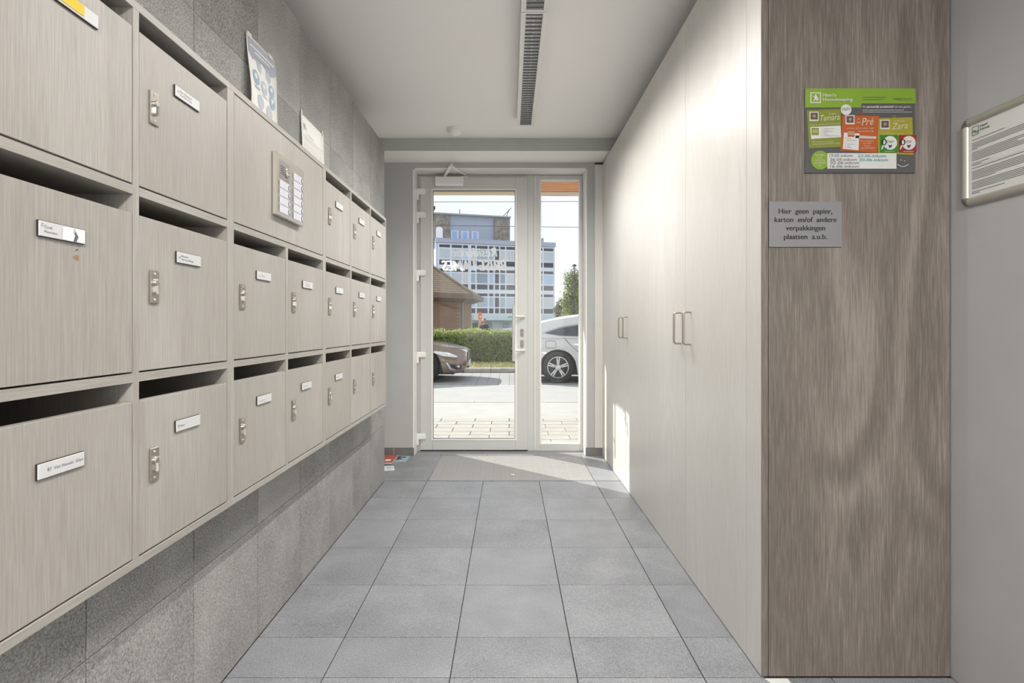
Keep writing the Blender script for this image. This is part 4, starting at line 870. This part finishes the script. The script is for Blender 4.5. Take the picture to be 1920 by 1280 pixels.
def brown(t, cabin, patch, seam, xf, yc, z0, side, hw):
    patch('side_window', [(1.75, .98), (2.3, 1.30), (3.3, 1.33), (3.9, 1.02)], M_wind, cabin, .006, True)
    patch('headlight', [(.70, .615), (.60, .632), (.35, .60), (.17, .525), (.20, .50), (.45, .53)], M_lamp, t)
    patch('headlight_bulb', [(.42, .585), (.34, .585), (.30, .55), (.38, .54)], M_chr, t, .016)
    patch('fog_recess', [(.36, .365), (.10, .36), (.10, .27), (.30, .26)], M_dark, t)
    patch('fog_trim', [(.40, .40), (.37, .40), (.30, .275), (.20, .255), (.20, .24), (.32, .25)], M_chr, t, .02)
    patch('fog_light', [(.20, .325), (.15, .345), (.12, .32), (.15, .295)], M_lamp, t, .02)
    patch('lower_lip', [(.55, .20), (.05, .23), (.05, .19), (.55, .165)], M_dark, t, .01)
    bm = bmesh.new()
    for i in range(9): y = yc-.36+i*.09; bx(bm, xf-.01, xf+.022, y-.006, y+.006, z0+.43, z0+.60)
    gl = finish('grille', bm, M_chr, t); gl['kind'] = 'stuff'
    multibox('grille_surround', [(xf-.03, xf+.01, yc-.42, yc+.42, z0+.41, z0+.62)], M_dark, t)
    multibox('number_plate', [(xf-.01, xf+.02, yc-.26, yc+.26, z0+.30, z0+.41)], M_numb, t)
    seam([(.72, .66), (.62, .52), (.50, .42), (.42, .40)]); seam([(.02, .66), (.3, .70), (.8, .74), (1.3, .80)])
car('brown_car', 'brown metallic car parked at the kerb with its nose before the hedge', px(875, 11.2), 11.0, -.03, 4.55, 1.80, M_brown,
    ([0, .06, .2, .5, .8, 1.2, 1.6, 4.0, 4.4, 4.55], [.60, .635, .68, .735, .775, .84, .90, .93, .90, .80]), ([0, 4.6], [.93, .95]),
    ([1.2, 1.5, 1.9, 2.3, 2.8, 3.3, 3.8, 4.2], [.86, 1.02, 1.25, 1.40, 1.45, 1.42, 1.25, .94]), [.86, 3.57], .32, .22, dict(ws=2.25, rw=3.35, do=brown))
def whitec(t, cabin, patch, seam, xf, yc, z0, side, hw):
    L = 4.70
    patch('side_window', [(L-.50, .985), (L-.62, 1.03), (L-.85, 1.10), (L-1.2, 1.155), (L-2.0, 1.21), (L-2.0, .935), (L-1.3, .925), (L-.8, .94)], M_wind, cabin, .006, True)
    patch('side_window', [(L-2.1, 1.21), (L-2.9, 1.16), (L-3.4, .94), (L-2.1, .935)], M_wind, cabin, .006, True)
    seam([(L-.46, .985), (L-.60, 1.04), (L-.85, 1.115), (L-1.2, 1.17), (L-2.0, 1.225)], True)
    seam([(L-.88, .91), (L-1.02, .74), (L-1.16, .62), (L-1.22, .50)])
    c = (L-.62, .765); seam([(c[0]+.10*math.copysign(abs(math.cos(a))**.35, math.cos(a)), c[1]+.07*math.copysign(abs(math.sin(a))**.35, math.sin(a))) for a in [2*math.pi*i/32 for i in range(33)]])
    patch('door_handle', [(L-1.03, .768), (L-1.10, .785), (L-1.19, .785), (L-1.23, .768), (L-1.19, .745), (L-1.10, .745)], M_chr, t, .02)
    patch('tail_light', [(L-.02, .82), (L-.30, .80), (L-.30, .72), (L-.02, .70)], mat('tail lamp red', (.4, .02, .02), .2), t)
    patch('sill_trim', [(L-1.20, .30), (L-3.5, .28), (L-3.5, .18), (L-1.20, .18)], M_dark, t, .008)
    seam([(L-2.05, .93), (L-2.05, .35)])
car('white_car', 'white estate car parked beside the sidelight, rear wheel in view', px(1045, 11.1)-.76+4.70, 10.92, -.03, 4.70, 1.84, M_whitep,
    ([0, .06, .3, .8, 1.3, 3.9, 4.4, 4.62, 4.70], [.60, .66, .75, .85, .92, .93, .93, .90, .78]), ([0, 4.7], [.92, .92]),
    ([1.0, 1.5, 2.0, 2.6, 3.2, 3.6, 4.0, 4.3, 4.50, 4.62], [.90, 1.14, 1.34, 1.42, 1.395, 1.345, 1.285, 1.215, 1.12, .93]), [.92, 3.94], .315, .215, dict(ws=2.0, rw=4.4, do=whitec))
def bluec(t, cabin, patch, seam, xf, yc, z0, side, hw):
    patch('side_window', [(1.6, .98), (2.2, 1.33), (3.2, 1.33), (3.8, 1.02)], M_wind, cabin, .006, True)
car('pale_blue_car', 'pale blue car beyond the hedge, only its roof showing', px(916, 32)+4.0, 32.0, -.45, 4.2, 1.75, M_bluep,
    ([0, .1, .6, 1.1, 3.9, 4.2], [.60, .70, .84, .92, .93, .75]), ([0, 4.2], [.92, .93]), ([1.0, 1.5, 2.0, 2.6, 3.2, 3.9], [.90, 1.14, 1.36, 1.43, 1.39, .94]), [.8, 3.4], .31, .21, dict(ws=1.95, rw=3.3, do=bluec))

# ------------------------------------------------------------------ brick kiosk with tiled roof
M_brick = mat('brown brick', (.27, .165, .105), .9, noise=(30, .25, 3)); M_mort = mat('mortar', (.34, .28, .22), .95)
M_rtile = mat('sun-bleached roof tiles', (.27, .21, .15), .9, noise=(14, .2, 4)); M_fasc = mat('brown fascia', (.17, .12, .09), .7)
KC = Vector((-4.76, 24.6, -.20)); RW, RE = 3.15, 3.70
ks = thing('brick_kiosk', KC, 'eight-sided brown brick kiosk with a sun-bleached tiled roof', 'building')
def oct_(r, z, ph=math.radians(-28.5)): return [Vector((KC.x+r*math.cos(ph+math.pi/4*i), KC.y+r*math.sin(ph+math.pi/4*i), z)) for i in range(8)]
ez = pz(549, 21.4)
bm = bmesh.new(); A, B = oct_(RW, KC.z), oct_(RW, ez+.25); prism(bm, A, (0, 0, 1), ez+.3-KC.z); finish('wall_core', bm, M_mort, ks)
OA = oct_(RW, KC.z); count = 0
for sidx in range(8):
    a, b = OA[sidx], OA[(sidx+1) % 8]; mdl = (a+b)/2-KC
    if mdl.y > .3 or mdl.x < -2.0: continue
    d = (b-a); Ls = d.length; d.normalize(); nrm = Vector((mdl.x, mdl.y, 0)).normalized(); ang = math.atan2(d.y, d.x)
    bm = bmesh.new(); nc = int((ez-KC.z)/.075)
    for k in range(nc):
        n_ = int(Ls/.22); o_ = .11 if k % 2 else 0
        for i in range(n_):
            s0 = i*.22+o_; s1 = min(Ls, s0+.21); z = KC.z+k*.075
            if s1-s0 < .05: continue
            p = a+d*s0+nrm*R.uniform(.004, .010); q = a+d*s1+nrm*R.uniform(.004, .010); p.z = q.z = z
            V = [bm.verts.new(x) for x in (p, q, q+Vector((0, 0, .065)), p+Vector((0, 0, .065)))]; bm.faces.new(V)
    br = finish('brickwork', bm, M_brick, ks); br['kind'] = 'stuff'
bm = bmesh.new(); E1 = oct_(RE, ez+.02); ap = Vector((KC.x, KC.y, ez+.02+RE*.60))
bot = [bm.verts.new(p) for p in E1]; tp = bm.verts.new(ap)
for i in range(8): bm.faces.new((bot[i], bot[(i+1) % 8], tp))
bm.faces.new(bot[::-1]); rf_ = finish('roof', bm, M_rtile, ks)
for i in range(8):                                       # courses of tiles, each row a thin lip
    a, b = E1[i], E1[(i+1) % 8]; mdl = (a+b)/2-KC
    if mdl.y > .5: continue
    bm = bmesh.new()
    for k in range(22):
        s = k/22; p, q = a.lerp(ap, s), b.lerp(ap, s); up = Vector((0, 0, .03)); p2, q2 = a.lerp(ap, s+1/22), b.lerp(ap, s+1/22)
        V = [bm.verts.new(x) for x in (p+up, q+up, q2+Vector((0, 0, .004)), p2+Vector((0, 0, .004)))]; bm.faces.new(V)
        V = [bm.verts.new(x) for x in (p, q, q+up, p+up)]; bm.faces.new(V)
    o = finish('tile_courses', bm, M_rtile, rf_); o['kind'] = 'stuff'
    bm = bmesh.new(); tube(bm, [a+Vector((0, 0, .05)), ap+Vector((0, 0, .05))], .06, 6); finish('hip_ridge', bm, M_rtile, rf_)
bm = bmesh.new(); Eo, Ei = oct_(RE+.02, ez-.16), oct_(RE-.10, ez-.16); Eo2, Ei2 = oct_(RE+.02, ez+.05), oct_(RE-.10, ez+.05)
for i in range(8):
    j = (i+1) % 8
    for q in ((Eo[i], Eo[j], Eo2[j], Eo2[i]), (Ei[i], Ei[j], Ei2[j], Ei2[i]), (Eo[i], Eo[j], Ei[j], Ei[i])): bm.faces.new([bm.verts.new(x) for x in q])
finish('fascia', bm, M_fasc, ks)
bm = bmesh.new(); e_, w_ = oct_(RE-.1, ez-.15), oct_(RW, ez-.30)
for i in range(8): j = (i+1) % 8; bm.faces.new([bm.verts.new(x) for x in (e_[i], e_[j], w_[j], w_[i])])
finish('eave_lining', bm, M_fasc, ks)
vtx = min((p for p in OA), key=lambda p: abs(p.x-px(866, p.y))+(10 if p.y > KC.y else 0))
bm = bmesh.new(); o_ = (vtx-KC).normalized()*.06; tube(bm, [vtx+o_, vtx+o_+Vector((0, 0, ez-KC.z-.3)), oct_(RE-.05, ez-.1)[OA.index(vtx)]], .035, 8); finish('downpipe', bm, mat('grey pipe', (.30, .29, .28), .5), ks)

# ------------------------------------------------------------------ slab apartment block
A_ = at(818, 455, 67.0); B_ = at(1040, 460, 71.0); A_.z = B_.z = 0; ud = (B_-A_).normalized(); nd = Vector((ud.y, -ud.x, 0)); ANG = math.atan2(ud.y, ud.x)
apt = thing('apartment_block', (A_.x, A_.y, -.5), 'pale blue-grey slab apartment block with gridded windows and dark panels', 'building')
def fs(x):                                               # metres along the facade for a pixel column
    r = Vector(((x-PX)/F, 1)); m_ = Matrix(((r.x, -ud.x), (r.y, -ud.y))); return (m_.inverted() @ Vector((A_.x, A_.y)))[1]
def fbox(name, s0, s1, o0, o1, z0, z1, m, par):           # o = distance in front of the facade
    c_ = A_+ud*((s0+s1)/2)+nd*((o0+o1)/2)
    return box(name, (c_.x-(s1-s0)/2, c_.x+(s1-s0)/2), (c_.y-(o1-o0)/2, c_.y+(o1-o0)/2), (z0, z1), m, par, rotz=ANG)
M_apt = mat('pale blue render', (.38, .42, .51), .8); M_fram = mat('white facade frame', (.64, .67, .73), .6); M_pan = mat('slate panel', (.04, .047, .065), .5)
M_wpane = [mat('window pane %d' % i, c, .15, spec=.6) for i, c in enumerate(((.42, .50, .56), (.30, .40, .46), (.50, .53, .55), (.20, .26, .33), (.36, .50, .66)))]
M_sto = mat('rough brown stone', (.26, .235, .20), .95, noise=(3.0, .45, 6)); M_blw = mat('blue window', (.28, .46, .80), .2)
FL = fs(1040)
body = fbox('body', 0, FL, -12, -.02, -.5, 11.55, M_apt, apt)
fbox('parapet', -.1, FL+.1, -.3, .15, 11.2, 11.75, M_apt, apt)
cols = [(823.5, 843.8, 1), (846.8, 865.8, 1), (868, 877.4, 1), (883.4, 891, 1), (894, 914, 1), (917, 925, 1), (928, 935.5, 0), (938, 947, 1), (949.2, 969, 1), (972, 980, 1), (982.5, 990, 0), (992.5, 1001, 1), (1003.5, 1016.6, 1), (1019.5, 1037.2, 1)]
for st in range(3):
    zt_ = 11.10-st*2.93
    fbox('floor_band', fs(820), fs(1039), -.02, .03, zt_-2.88, zt_+.05, M_fram, apt)
    for x0, x1, wv in cols:
        s0, s1 = fs(x0), fs(x1)
        fbox('panel', s0, s1, .0, .05, zt_-.46, zt_-.12, M_pan, apt)
        if wv: fbox('window', s0, s1, .0, .04, zt_-1.78, zt_-.62, R.choice(M_wpane), apt)
        else: fbox('panel', s0, s1, .0, .05, zt_-1.78, zt_-.62, M_pan, apt)
        fbox('panel', s0, s1, .0, .05, zt_-2.56, zt_-1.95, M_pan, apt)
fbox('shop_fascia', fs(884), fs(1048), .1, 1.6, 1.80, 2.45, mat('pale green fascia', (.50, .62, .62), .6), apt)
M_gt = mat('green shop lettering', (.05, .35, .18), .6)
fbox('shop_lettering', fs(946), fs(958), 1.60, 1.63, 2.12, 2.28, M_gt, apt); fbox('shop_lettering', fs(955), fs(963), 1.60, 1.63, 1.92, 2.02, M_gt, apt)
fbox('shop_back', fs(818), fs(1040), .0, .04, -.5, 1.8, mat('shop wall', (.50, .52, .54), .8), apt)
for x0, x1, mm in ((886, 896, 1), (898, 908, 3), (911, 921, 3), (923, 934, 0), (943, 953, 3), (956, 966, 2), (970, 985, 1), (988, 1002, 3), (1005, 1012, 1), (1016, 1026, 3), (1028, 1036, 1)): fbox('shop_window', fs(x0), fs(x1), .04, .08, -.2, 1.55, M_wpane[mm], apt)
pz0_ = 11.55
pent = fbox('rooftop_storey', fs(818)+.3, fs(965), -9, -2.2, pz0_, 15.0, M_apt, apt)
fbox('stone_wall', fs(818), fs(848), -2.2, -1.9, pz0_, 15.05, M_sto, apt); fbox('stone_wall', fs(934), fs(962.5), -2.2, -1.9, pz0_, 14.75, M_sto, apt)
fbox('roof_edge', fs(818)-.1, fs(965), -9, -1.7, 15.0, 15.18, mat('roof edge', (.36, .36, .36), .8), apt)
for x0, x1 in ((852, 864), (872, 884), (892, 903)):
    fbox('window_surround', fs(x0)-.1, fs(x1)+.1, -2.2, -2.12, 11.7, 13.1, M_fram, apt); fbox('window', fs(x0)+.12, fs(x1)-.12, -2.13, -2.08, 11.8, 13.0, M_blw, apt)
s0, s1 = fs(821), fs(834.5); n_ = 10; c0 = A_+nd*-1.88
bm = bmesh.new(); prism(bm, [c0+ud*s0+Vector((0, 0, 11.7)), c0+ud*s1+Vector((0, 0, 11.7))]+[c0+ud*((s0+s1)/2+(s1-s0)/2*math.cos(math.pi*i/n_))+Vector((0, 0, 13.1+.35*math.sin(math.pi*i/n_))) for i in range(n_+1)], nd, .03); finish('arched_opening', bm, mat('white arch', (.85, .87, .9), .6), apt)
fbox('chimney', fs(806), fs(817), -3, -1.9, 11.5, 15.6, M_apt, apt); fbox('chimney_cap', fs(805), fs(820), -3.2, -1.8, 15.6, 15.95, M_pan, apt)
bm = bmesh.new(); q = A_+ud*fs(870)+nd*-3; tube(bm, [q+Vector((0, 0, 15)), q+Vector((0, 0, 16.0))], .05, 5); finish('antenna', bm, M_dark, apt)
bm = bmesh.new(); q = A_+ud*fs(957)+nd*-2.5; tube(bm, [q+Vector((0, 0, 14.9)), q+Vector((.5, 0, 16.2))], .05, 5); tube(bm, [q+Vector((-.4, 0, 15.2)), q+Vector((.8, 0, 16.4))], .04, 5); finish('antenna', bm, M_dark, apt)
fbox('roof_room', fs(1000), fs(1029), -8, -2, 11.5, 12.6, M_apt, apt)

# ------------------------------------------------------------------ trees, lamp post, sign, bin
def tree(name, label, c, rx, rz, n, size, m, th):
    t = thing(name, (c[0], c[1], -.5), label, 'tree')
    bm = bmesh.new(); tube(bm, [(c[0], c[1], -.5), (c[0]+.05, c[1], c[2]*.5), (c[0], c[1], c[2]+rz*.6)], [th, th*.8, th*.3], 8)
    for k in range(6): a = k*1.1; tube(bm, [(c[0], c[1], c[2]-rz*.5+k*.1*rz), (c[0]+rx*.6*math.cos(a), c[1]+rx*.6*math.sin(a), c[2]+k*.1*rz)], [th*.4, th*.12], 5)
    finish('trunk', bm, mat('bark', (.10, .075, .05), .95), t)
    cl_ = RN.normal(size=(26, 3)); cl_ /= np.linalg.norm(cl_, axis=1)[:, None]; cl_ *= RN.uniform(.35, .85, (26, 1)); pick = RN.integers(0, 26, n)
    P = cl_[pick]+RN.normal(size=(n, 3))*.17; N_ = P.copy(); N_ /= np.linalg.norm(N_, axis=1)[:, None]+1e-6
    leaves('leaf_mass', P*np.array([rx, rx, rz])+np.array(c), N_+np.array([0, -.2, .5]), size, m, t, asp=.7)
M_tl = leafmat('tree leaves', (.09, .14, .035), (.36, .40, .15))
a_ = at(1078, 556, 45); tree('street_tree', 'leafy green street tree beside the lamp post past the apartment block', (a_.x, 45, a_.z), 1.15, 2.3, 9000, .17, M_tl, .12)
a_ = at(1050, 583, 52); tree('street_tree', 'low dark green tree at the corner of the apartment block', (a_.x, 52, a_.z), .75, 1.2, 3500, .16, leafmat('dark tree leaves', (.035, .06, .015), (.12, .15, .05)), .08)
a_ = at(1072, 590, 50); tree('street_tree', 'small yellowish green bush under the tall street tree', (a_.x, 48, a_.z), 1.2, .9, 4000, .15, leafmat('yellow green leaves', (.18, .22, .04), (.36, .38, .12)), .08)
lp = at(1077, 500, 40); t = thing('lamp_post', (lp.x, 40, -.5), 'slim grey lamp post standing in front of the street tree', 'lamp post')
bm = bmesh.new(); tube(bm, [(lp.x, 40, -.5), (lp.x, 40, lp.z)], [.06, .035], 8); finish('post', bm, M_dark, t)
bm = bmesh.new(); lathe(bm, (lp.x, 40, lp.z-.02), (0, 0, 1), [(.05, 0), (.16, .06), (.17, .12), (.05, .22)], 14); finish('lantern', bm, M_dark, t)
op = at(900, 585, 30); ow = 7.0/F*30/2; zg = -.38
t = thing('street_sign', (op.x, 30, zg), 'tall slim orange pillar sign standing behind the hedge', 'sign')
M_or = mat('orange sign paint', (.80, .14, .03), .5)
box('sign_post', (op.x-ow*.75, op.x+ow*.55), (29.97, 30.06), (zg, pz(597, 30)), mat('faded orange', (.72, .26, .17), .6), t); box('sign_head', (op.x-ow, op.x+ow), (29.95, 30.08), (pz(598, 30), op.z), M_or, t, bevel=.01)
box('sign_mark', (op.x-.01, op.x+ow*.8), (29.945, 29.951), (pz(594.5, 30), pz(592.5, 30)), M_white, t)
bp_ = at(891, 606, 31); t = thing('green_bin', (bp_.x, 31, -.40), 'dark green litter bin beside the orange pillar', 'bin')
M_gb = mat('dark green paint', (.02, .10, .05), .5)
box('bin_body', (bp_.x-.15, bp_.x+.15), (30.8, 31.2), (-.40, bp_.z-.05), M_gb, t, bevel=.02); box('bin_lid', (bp_.x-.17, bp_.x+.17), (30.78, 31.22), (bp_.z-.05, bp_.z+.04), M_gb, t, bevel=.02)

# ------------------------------------------------------------------ the passer-by
def skin(name, verts, edges, rad, m, parent, root=0, sub=2):
    me = bpy.data.meshes.new(name); me.from_pydata(verts, edges, []); o = bpy.data.objects.new(name, me); C.objects.link(o)
    sk = o.modifiers.new('skin', 'SKIN'); sk.use_smooth_shade = True; sb = o.modifiers.new('sub', 'SUBSURF'); sb.levels = sb.render_levels = sub
    for i, r_ in enumerate(rad): me.skin_vertices[0].data[i].radius = r_ if isinstance(r_, tuple) else (r_, r_); me.skin_vertices[0].data[i].use_root = (i == root)
    dg = bpy.context.evaluated_depsgraph_get(); dg.update(); m2 = bpy.data.meshes.new_from_object(o.evaluated_get(dg)); bpy.data.objects.remove(o)
    m2.materials.clear(); m2.materials.append(m); m2.name = name; o = bpy.data.objects.new(name, m2); W[o] = Vector((0, 0, 0)); return link(o, parent)
pp = at(907.5, 599, 27); gz = -.27; bx_, by_ = pp.x, 27.0
PC, PS = math.cos(math.radians(58)), math.sin(math.radians(58))
def L(x, y, z): return (bx_+x*PC-y*PS, by_+x*PS+y*PC, gz+z)
person = thing('person', (bx_, by_, gz), 'person with reddish hair in a dark navy jacket walking past behind the hedge', 'person')
M_skin = mat('skin', (.50, .30, .21), .6); M_navy = mat('navy cloth', (.018, .022, .045), .9); M_jean = mat('dark jeans', (.03, .035, .06), .9); M_hair = mat('auburn hair', (.20, .065, .03), .6)
bv = [L(0, 0, .95), L(0, 0, 1.15), L(0, 0, 1.36), L(0, 0, 1.46), L(-.01, 0, 1.53), L(-.02, 0, 1.61), L(-.02, 0, 1.67),
      L(.0, .10, .90), L(-.16, .10, .50), L(-.06, .10, .09), L(-.16, .10, .04), L(.0, -.10, .90), L(.10, -.10, .50), L(.26, -.10, .10), L(.17, -.10, .04),
      L(0, .18, 1.38), L(.05, .22, 1.10), L(-.06, .22, .86), L(-.08, .22, .78), L(0, -.18, 1.38), L(.07, -.22, 1.10), L(.15, -.22, .86), L(.16, -.22, .78)]
be = [(0, 1), (1, 2), (2, 3), (3, 4), (4, 5), (5, 6), (0, 7), (7, 8), (8, 9), (9, 10), (0, 11), (11, 12), (12, 13), (13, 14), (2, 15), (15, 16), (16, 17), (17, 18), (2, 19), (19, 20), (20, 21), (21, 22)]
brad = [(.13, .10), (.115, .09), (.13, .10), .055, .075, .105, .085, .085, .055, .04, .035, .085, .055, .04, .035, .05, .04, .03, .026, .05, .04, .03, .026]
for hx_, hy_, zz in ((-.08, .22, .78), (.16, -.22, .78)):                     # five fingers on each hand
    b0 = 18 if hy_ > 0 else 22
    for q in range(5):
        i0 = len(bv); ox = -.024+.014*q; ln_ = (.055, .075, .082, .075, .06)[q]
        if q == 0: bv += [L(hx_-.035, hy_, zz-.01), L(hx_-.05, hy_, zz-.045)]
        else: bv += [L(hx_+ox, hy_, zz-.03), L(hx_+ox-.012, hy_, zz-.03-ln_)]
        be += [(b0, i0), (i0, i0+1)]; brad += [.010, .008]
skin('body', bv, be, brad, M_skin, person)
skin('jacket', [bv[i] for i in (0, 1, 2, 3, 15, 16, 17, 19, 20, 21)], [(0, 1), (1, 2), (2, 3), (2, 4), (4, 5), (5, 6), (2, 7), (7, 8), (8, 9)], [(.19, .15), (.175, .145), (.19, .155), .085, .09, .072, .055, .09, .072, .055], M_navy, person)
skin('trousers', [bv[i] for i in (0, 7, 8, 9, 11, 12, 13)], [(0, 1), (1, 2), (2, 3), (0, 4), (4, 5), (5, 6)], [(.14, .12), .105, .075, .06, .105, .075, .06], M_jean, person)
skin('hair', [L(-.03, 0, 1.69), L(.02, 0, 1.675), L(.055, 0, 1.59), L(.06, 0, 1.46)], [(0, 1), (1, 2), (2, 3)], [.09, .11, .105, .075], M_hair, person)
for s, fx, fy in ((1, -.06, .10), (-1, .26, -.10)):
    bm = bmesh.new(); bmesh.ops.create_icosphere(bm, subdivisions=1, radius=.011); bmesh.ops.translate(bm, verts=bm.verts, vec=L(-.092, s*.032, 1.60)); finish('eye', bm, M_black, person)
    bm = bmesh.new(); prism(bm, [L(fx-.19, fy-.03, 0), L(fx-.10, fy-.045, 0), L(fx+.06, fy-.04, 0), L(fx+.06, fy+.04, 0), L(fx-.10, fy+.045, 0), L(fx-.19, fy+.03, 0)], (0, 0, 1), .085); finish('shoe', bm, M_black, person)
bm = bmesh.new(); prism(bm, [L(-.088, -.012, 1.555), L(-.118, 0, 1.558), L(-.088, .012, 1.555)], (0, 0, 1), .035); finish('nose', bm, M_skin, person)
